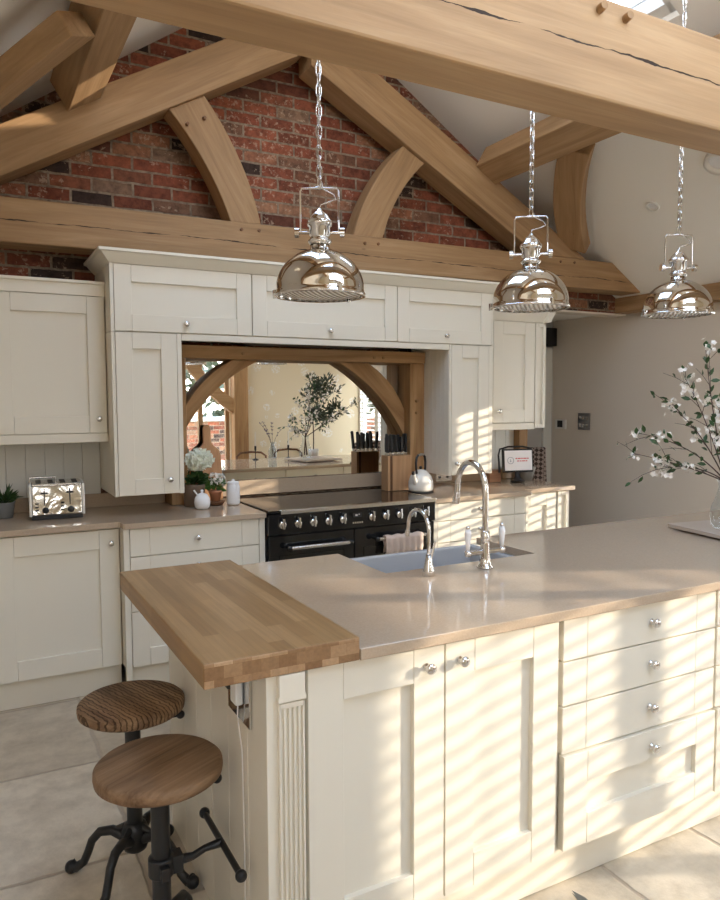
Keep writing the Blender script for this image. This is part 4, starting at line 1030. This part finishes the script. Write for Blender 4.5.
# ---------------------------------------------- island top: board, blossom vase, candles
t = thing('stone_tray', 'pale flat board under the blossom vase on the island', 'board', (3.1, 2.2, .91))
A0 = (2.955, 2.37)
tr = [(2.935, 2.355), (2.865, 1.96), (3.30, 1.90), (3.37, 2.29)]
MB().prism(tr, .918, .936, 'xy').build('slab', mat('pale_stone', (.50, .42, .36), .25), t, bev=.002)
MB().box(2.98, 3.0, 2.05, 2.07, .911, .918).box(3.28, 3.3, 2.2, 2.22, .911, .918).box(2.98, 3.0, 2.27, 2.29, .911, .918).box(3.28, 3.3, 2.0, 2.02, .911, .918).build('foot', blackm, t)
VX, VY = 3.03, 2.12
t = thing('vase', 'clear glass vase holding the white blossom branches', 'vase', (VX, VY, .937))
MB().lathe([(.0001, 0), (.045, 0), (.058, .02), (.066, .06), (.060, .10), (.040, .15), (.030, .19), (.040, .235)], (VX, VY, .938), 36).build('vessel', glass_m, t)
random.seed(21)
t = thing('blossom_branches', 'white blossom branches with green leaves spraying from the glass vase', 'flowers', (VX, VY, .96))
base = Vector((VX, VY, .97)); neck = Vector((VX, VY, 1.15))
def bez(a, b, c, n=12): return [tuple(a * (1 - u) ** 2 + b * 2 * u * (1 - u) + c * u * u) for u in [i / n for i in range(n + 1)]]
stems = [((2.93, 2.22, 1.22), (2.745, 2.39, 1.275)), ((3.01, 2.25, 1.24), (2.83, 2.34, 1.20)), ((2.98, 2.26, 1.33), (2.76, 2.39, 1.37)), ((3.0, 2.25, 1.42), (2.89, 2.32, 1.49)),
         ((3.08, 2.25, 1.5), (3.05, 2.26, 1.77)), ((3.06, 2.24, 1.42), (2.97, 2.30, 1.62)), ((3.2, 2.10, 1.45), (3.35, 2.05, 1.70)), ((3.3, 2.1, 1.3), (3.55, 1.95, 1.42)), ((3.25, 2.3, 1.35), (3.42, 2.45, 1.5)), ((3.2, 2.0, 1.32), (3.22, 1.75, 1.5))]
bt = MB(); lf = MB(); fl = MB()
def dress(p, d, nl, nf, spread=.03):
    for _ in range(nl):
        q = Vector(p) + Vector((random.uniform(-1, 1), random.uniform(-1, 1), random.uniform(-1, 1))) * .008
        dd = Vector(d) + Vector((random.uniform(-1, 1), random.uniform(-1, 1), random.uniform(-.8, 1))) * 1.2
        lf.leaf(q, dd, random.uniform(.030, .048), random.uniform(.017, .023))
    for _ in range(nf):
        q = Vector(p) + Vector((random.gauss(0, 1), random.gauss(0, 1), random.gauss(0, .8))) * spread
        fl.blossom(q, random.uniform(.011, .016))
for k, (c, e) in enumerate(stems):
    c = Vector(c); e = Vector(e)
    pts = bez(neck, c, e, 16)
    bt.tube([tuple(base + Vector((random.uniform(-.02, .02), random.uniform(-.02, .02), 0)))] + pts, [.0032] + [.0034 * (1 - .65 * i / 16) for i in range(17)], 6)
    for i in range(4, 17):
        p = Vector(pts[i]); d = (p - Vector(pts[i - 1])).normalized()
        if random.random() < .55: dress(p, d, 1 + (k == 4), 0)
        if random.random() < .12 + .3 * (i > 12) * (k != 4): dress(p, d, 0, random.randint(3, 7), .016)
        if random.random() < .42:
            sd = (d + Vector((random.uniform(-1, 1), random.uniform(-1, 1), random.uniform(-.7, .9))) * .8).normalized(); L_ = random.uniform(.05, .13)
            q = p + sd * L_; bt.tube([tuple(p), tuple(p + sd * L_ * .5 + Vector((0, 0, .006))), tuple(q)], [.0016, .0013, .0008], 5)
            dress(q, sd, random.randint(0, 2), random.choice((0, 0, 3, 6)), .014); dress(p + sd * L_ * .5, sd, 1, 0)
    dress(e, (0, 0, 1), 2, 5 if k != 4 else 0, .014)
bt.build('branches', twig, t); lf.build('leaves', leaf_dk, t); fl.build('blossoms', petal, t)
# olive topiary seen only in the mirror
random.seed(5)
t = thing('olive_tree', 'dark leafy stem on a bare trunk, seen in the mirror behind the vase', 'plant', (3.29, 1.75, .91))
OX, OY = 3.29, 1.75
MB().lathe([(.0001, .911), (.05, .911), (.06, 1.0), (.055, 1.0), (.05, .99), (.0001, .99)], (OX, OY, 0), 20).build('pot', plasticw, t)
MB().tube([(OX, OY, .985), (OX + .004, OY, 1.15), (OX - .004, OY, 1.32)], .006, 8).build('trunk', twig, t)
mb = MB()
cl = [(random.uniform(-.10, .19), random.uniform(-.10, .10), random.uniform(-.20, .26)) for _ in range(16)]
for cx_, cy_, cz_ in cl:
    if cz_ > .12: cx_ *= .55
    mb.tube([(OX, OY, 1.32), (OX + .05 + cx_, OY + cy_, 1.50 + cz_)], .0025, 5)
    for i in range(62):
        v = Vector((random.gauss(0, 1), random.gauss(0, 1), random.gauss(0, 1))) * .034
        mb.leaf((OX + .05 + cx_ + v.x, OY + cy_ + v.y, 1.50 + cz_ + v.z), (v.x, v.y, v.z + .02), random.uniform(.035, .06), .02)
mb.build('foliage', leaf_bl, t)
for i, (x, y, lab) in enumerate(((2.64, 1.72, 'slim black candlestick with an ivory candle, left one seen in the mirror'), (3.01, 1.72, 'slim black candlestick with an ivory candle, right one seen in the mirror'))):
    t = thing('candlestick', lab, 'candlestick', (x, y, .911), 'candlesticks on the island')
    MB().lathe([(.0001, .911), (.032, .911), (.030, .917), (.005, .925), (.004, 1.0), (.010, 1.01), (.011, 1.05), (.009, 1.055), (.0001, 1.055)], (x, y, 0), 18).build('holder', blackm, t)
    MB().cyl((x, y, 1.055), (x, y, 1.20), .009, .006, 12).build('candle', wax, t)
t = thing('bottle_vase', 'small clear bottle vase with purple sprigs, seen in the mirror', 'vase', (2.806, 1.78, .911))
MB().lathe([(.0001, .912), (.04, .912), (.045, .93), (.045, 1.0), (.02, 1.06), (.018, 1.09), (.016, 1.09), (.018, 1.058), (.042, .998), (.042, .93), (.0001, .918)], (2.806, 1.78, 0), 24).build('vessel', glass_m, t)
mb = MB(); l2 = MB()
for k in range(5):
    a = random.uniform(0, 2 * PI); e = Vector((2.806 + .13 * math.cos(a), 1.78 + .10 * math.sin(a), 1.24 + random.uniform(-.05, .06)))
    pts = bez(Vector((2.806, 1.78, .94)), Vector((2.806, 1.78, 1.15)), e, 8); mb.tube(pts, .0016, 5)
    for p in pts[5:]:
        for _ in range(4): l2.leaf(p, (random.uniform(-1, 1), random.uniform(-1, 1), random.uniform(0, 1)), .022, .01)
mb.build('stems', twig, t); l2.build('sprigs', lav, t)
# furniture in the far part of the room, seen in the mirror
def bar_chair(x, y, lab):
    t = thing('counter_chair', lab, 'chair', (x, y, 0), 'counter chairs behind the island')
    MB().box(x - .2, x + .2, y - .2, y + .2, .56, .60).build('seat', walnut, t, bev=.01)
    for a, b in ((-1, -1), (1, -1), (-1, 1), (1, 1)): MB().cyl((x + a * .18, y + b * .18, .002), (x + a * .16, y + b * .16, .56), .014, .018, 8).build('leg', walnut, t)
    MB().tube([(x - .2, y - .16, .59), (x - .2, y - .2, .80), (x - .14, y - .22, .845), (x, y - .225, .855), (x + .14, y - .22, .845), (x + .2, y - .2, .80), (x + .2, y - .16, .59)], .014, 8).build('back_rail', walnut, t)
bar_chair(3.25, .10, 'brown wooden counter chair behind the island, left of two in the mirror'); bar_chair(3.88, -.17, 'brown wooden counter chair behind the island, right of two in the mirror')
t = thing('armchair', 'dark woven armchair beyond the island, seen in the mirror beside the knives', 'chair', (4.3, 1.5, 0))
MB().prism([(4.05, .45), (4.55, .45), (4.60, 1.0), (4.52, 1.04), (4.08, 1.04), (4.0, 1.0)], 1.28, 1.33).build('backrest', fabric, t, bev=.015, seg=3)
MB().box(4.05, 4.55, 1.33, 1.78, .40, .48).build('seat', fabric, t, bev=.015)
for a, b in ((4.09, 1.37), (4.51, 1.37), (4.09, 1.74), (4.51, 1.74)): MB().cyl((a, b, .002), (a, b, .40), .016, seg=10).build('leg', walnut, t)

# small things on the floor at the bottom edge
t = thing('garden_trowel', 'small grey pointed blade tip on the stone floor by the plinth', 'tool', (1.60, 1.56, 0))
MB().add([(1.60, 1.60, .012), (1.588, 1.55, .010), (1.580, 1.50, .010), (1.60, 1.50, .020), (1.606, 1.55, .018)], [(0, 1, 4), (1, 2, 3, 4)]).add([(1.60, 1.60, .004), (1.588, 1.55, .003), (1.580, 1.50, .003), (1.60, 1.50, .004), (1.606, 1.55, .004)], [(0, 4, 1), (1, 4, 3, 2)]).build('blade', mat('grey_blade', (.20, .22, .23), .4, .5), t)
MB().tube([(1.59, 1.51, .014), (1.58, 1.42, .018)], [.008, .011], 10).build('handle', blackm, t)
tag(MB().box(1.69, 1.755, 1.37, 1.462, .002, .020).build('rubber_block', mat('dark_rubber', (.05, .045, .04), .7), bev=.008, seg=3), 'dark rounded rubber block on the floor at the bottom edge', 'block')

# ---------------------------------------------- shutters
def shutter(y0, y1, z0, z1, tilt, label):
    t = thing('plantation_shutter', label, 'shutter', (XR - .01, (y0 + y1) / 2, z0), 'shutters in the right wall')
    s_ = .018; x0, x1 = XR + .004, XR + .034
    MB().box(x0, x1, y0, y0 + s_, z0, z1).box(x0, x1, y1 - s_, y1, z0, z1).box(x0, x1, y0 + s_, y1 - s_, z0, z0 + .05).box(x0, x1, y0 + s_, y1 - s_, z1 - .03, z1).build('frame', plasticw, t)
    mb = MB(); z = z0 + .08; c, s2 = math.cos(tilt), math.sin(tilt)
    while z < z1 - .035:
        M = Matrix.Translation((XR + .02, 0, z)) @ Matrix.Rotation(tilt, 4, 'Y')
        mb.box(-.031, .031, y0 + s_, y1 - s_, -.0045, .0045, M=M); z += .064
    mb.build('louvres', plasticw, t)
    MB().cyl((XR - .014, (y0 + y1) / 2, z0 + .09), (XR - .014, (y0 + y1) / 2, z1 - .09), .004, seg=8).build('tilt_rod', plasticw, t)
shutter(-.377, .075, .31, 1.92, -.11, 'white louvred shutter on the right wall, left leaf in the mirror')
shutter(.135, .475, .31, 1.92, -.11, 'white louvred shutter on the right wall, right leaf in the mirror')
shutter(2.395, 2.91, .31, 1.97, -.07, 'white louvred shutter on the right wall nearer the back wall, first leaf')
shutter(2.965, 3.315, .31, 1.97, -.07, 'white louvred shutter on the right wall nearer the back wall, second leaf')
struct('trim_6', MB().box(XR + .004, XR + .05, .076, .134, .31, 1.92).box(XR + .004, XR + .05, 2.911, 2.964, .31, 1.97), plasticw)

# ------------------------------------------------------------------ light
d = Vector((-2.1, 1.0, -.50)).normalized()
s = bpy.data.lights.new('sun', 'SUN'); s.energy = 7.4; s.angle = math.radians(.55); s.color = (1.0, .87, .70)
so = bpy.data.objects.new('sun', s); COL.objects.link(so); so.rotation_euler = d.to_track_quat('-Z', 'Y').to_euler(); so.location = (9, -2, 4)
W = bpy.data.worlds.new('sky'); SC.world = W; W.use_nodes = True; nt = W.node_tree
bg = nt.nodes['Background']; tc = nt.nodes.new('ShaderNodeTexCoord'); sp = nt.nodes.new('ShaderNodeSeparateXYZ'); cr = nt.nodes.new('ShaderNodeValToRGB')
nt.links.new(tc.outputs['Generated'], sp.inputs[0]); nt.links.new(sp.outputs['Z'], cr.inputs[0]); nt.links.new(cr.outputs[0], bg.inputs[0])
e = cr.color_ramp.elements; e[0].position = 0; e[0].color = (1.0, .95, .87, 1); e[1].position = .7; e[1].color = (.50, .68, .95, 1)
bg.inputs[1].default_value = 7.6
def portal(name, loc, rot, sx, sy):
    l = bpy.data.lights.new(name, 'AREA'); l.shape = 'RECTANGLE'; l.size = sx; l.size_y = sy; l.cycles.is_portal = True
    o = bpy.data.objects.new(name, l); COL.objects.link(o); o.location = loc; o.rotation_euler = rot
def portal_dir(name, loc, n, sx, sy, up='Y'):
    portal(name, loc, Vector(n).to_track_quat('-Z', up).to_euler(), sx, sy)
portal_dir('portal', ((WINC[0] + WINC[1]) / 2, YF - .13, (WINC[2] + WINC[3]) / 2), (0, 1, 0), WINC[1] - WINC[0], WINC[3] - WINC[2], 'Z')
portal_dir('portal', ((WIN_FILL[0] + WIN_FILL[1]) / 2, YF - .13, (WIN_FILL[2] + WIN_FILL[3]) / 2), (0, 1, 0), WIN_FILL[1] - WIN_FILL[0], WIN_FILL[3] - WIN_FILL[2], 'Z')
portal_dir('portal', (1.95, YF - .13, 3.4), (0, 1, 0), 2.1, 1.6, 'Z')
for S in (SKR, SKL, SKR2, SKL2):
    xm = (S[0] + S[1]) / 2; sd = 1 if xm > XM else -1
    portal_dir('portal', (xm + sd * .08, (S[2] + S[3]) / 2, rz(xm) + .16), (-sd * .54, 0, -.84), 1.0, S[3] - S[2])
for Wn in (WINA, WINB): portal_dir('portal', (XR + .13, (Wn[0] + Wn[1]) / 2, (Wn[2] + Wn[3]) / 2), (-1, 0, 0), Wn[1] - Wn[0], Wn[3] - Wn[2], 'Z')

# ------------------------------------------------------------------ camera
cam = bpy.data.cameras.new('camera'); co = bpy.data.objects.new('camera', cam); COL.objects.link(co)
R = Vector((0.88043457, -0.47415079, -0.00400022)); U = Vector((0.03620228, 0.05880634, 0.99761275)); Fw = Vector((0.47278364, 0.87847757, -0.06894048))
M = Matrix((R, U, -Fw)).transposed().to_4x4(); M.translation = (0, 0, 1.5324); co.matrix_world = M
cam.sensor_fit = 'HORIZONTAL'; cam.sensor_width = 36; cam.lens = 730.97 / 720 * 36; cam.clip_start = .02
SC.camera = co
SC.cycles.use_denoising = True; SC.cycles.max_bounces = 12; SC.cycles.diffuse_bounces = 8; SC.cycles.glossy_bounces = 6; SC.cycles.transparent_max_bounces = 16
SC.cycles.sample_clamp_indirect = 6.0; SC.cycles.caustics_reflective = False; SC.cycles.caustics_refractive = False
SC.view_settings.view_transform = 'Standard'; SC.view_settings.look = 'None'; SC.view_settings.gamma = 1; SC.view_settings.use_curve_mapping = False
SC.view_settings.exposure = 0.22
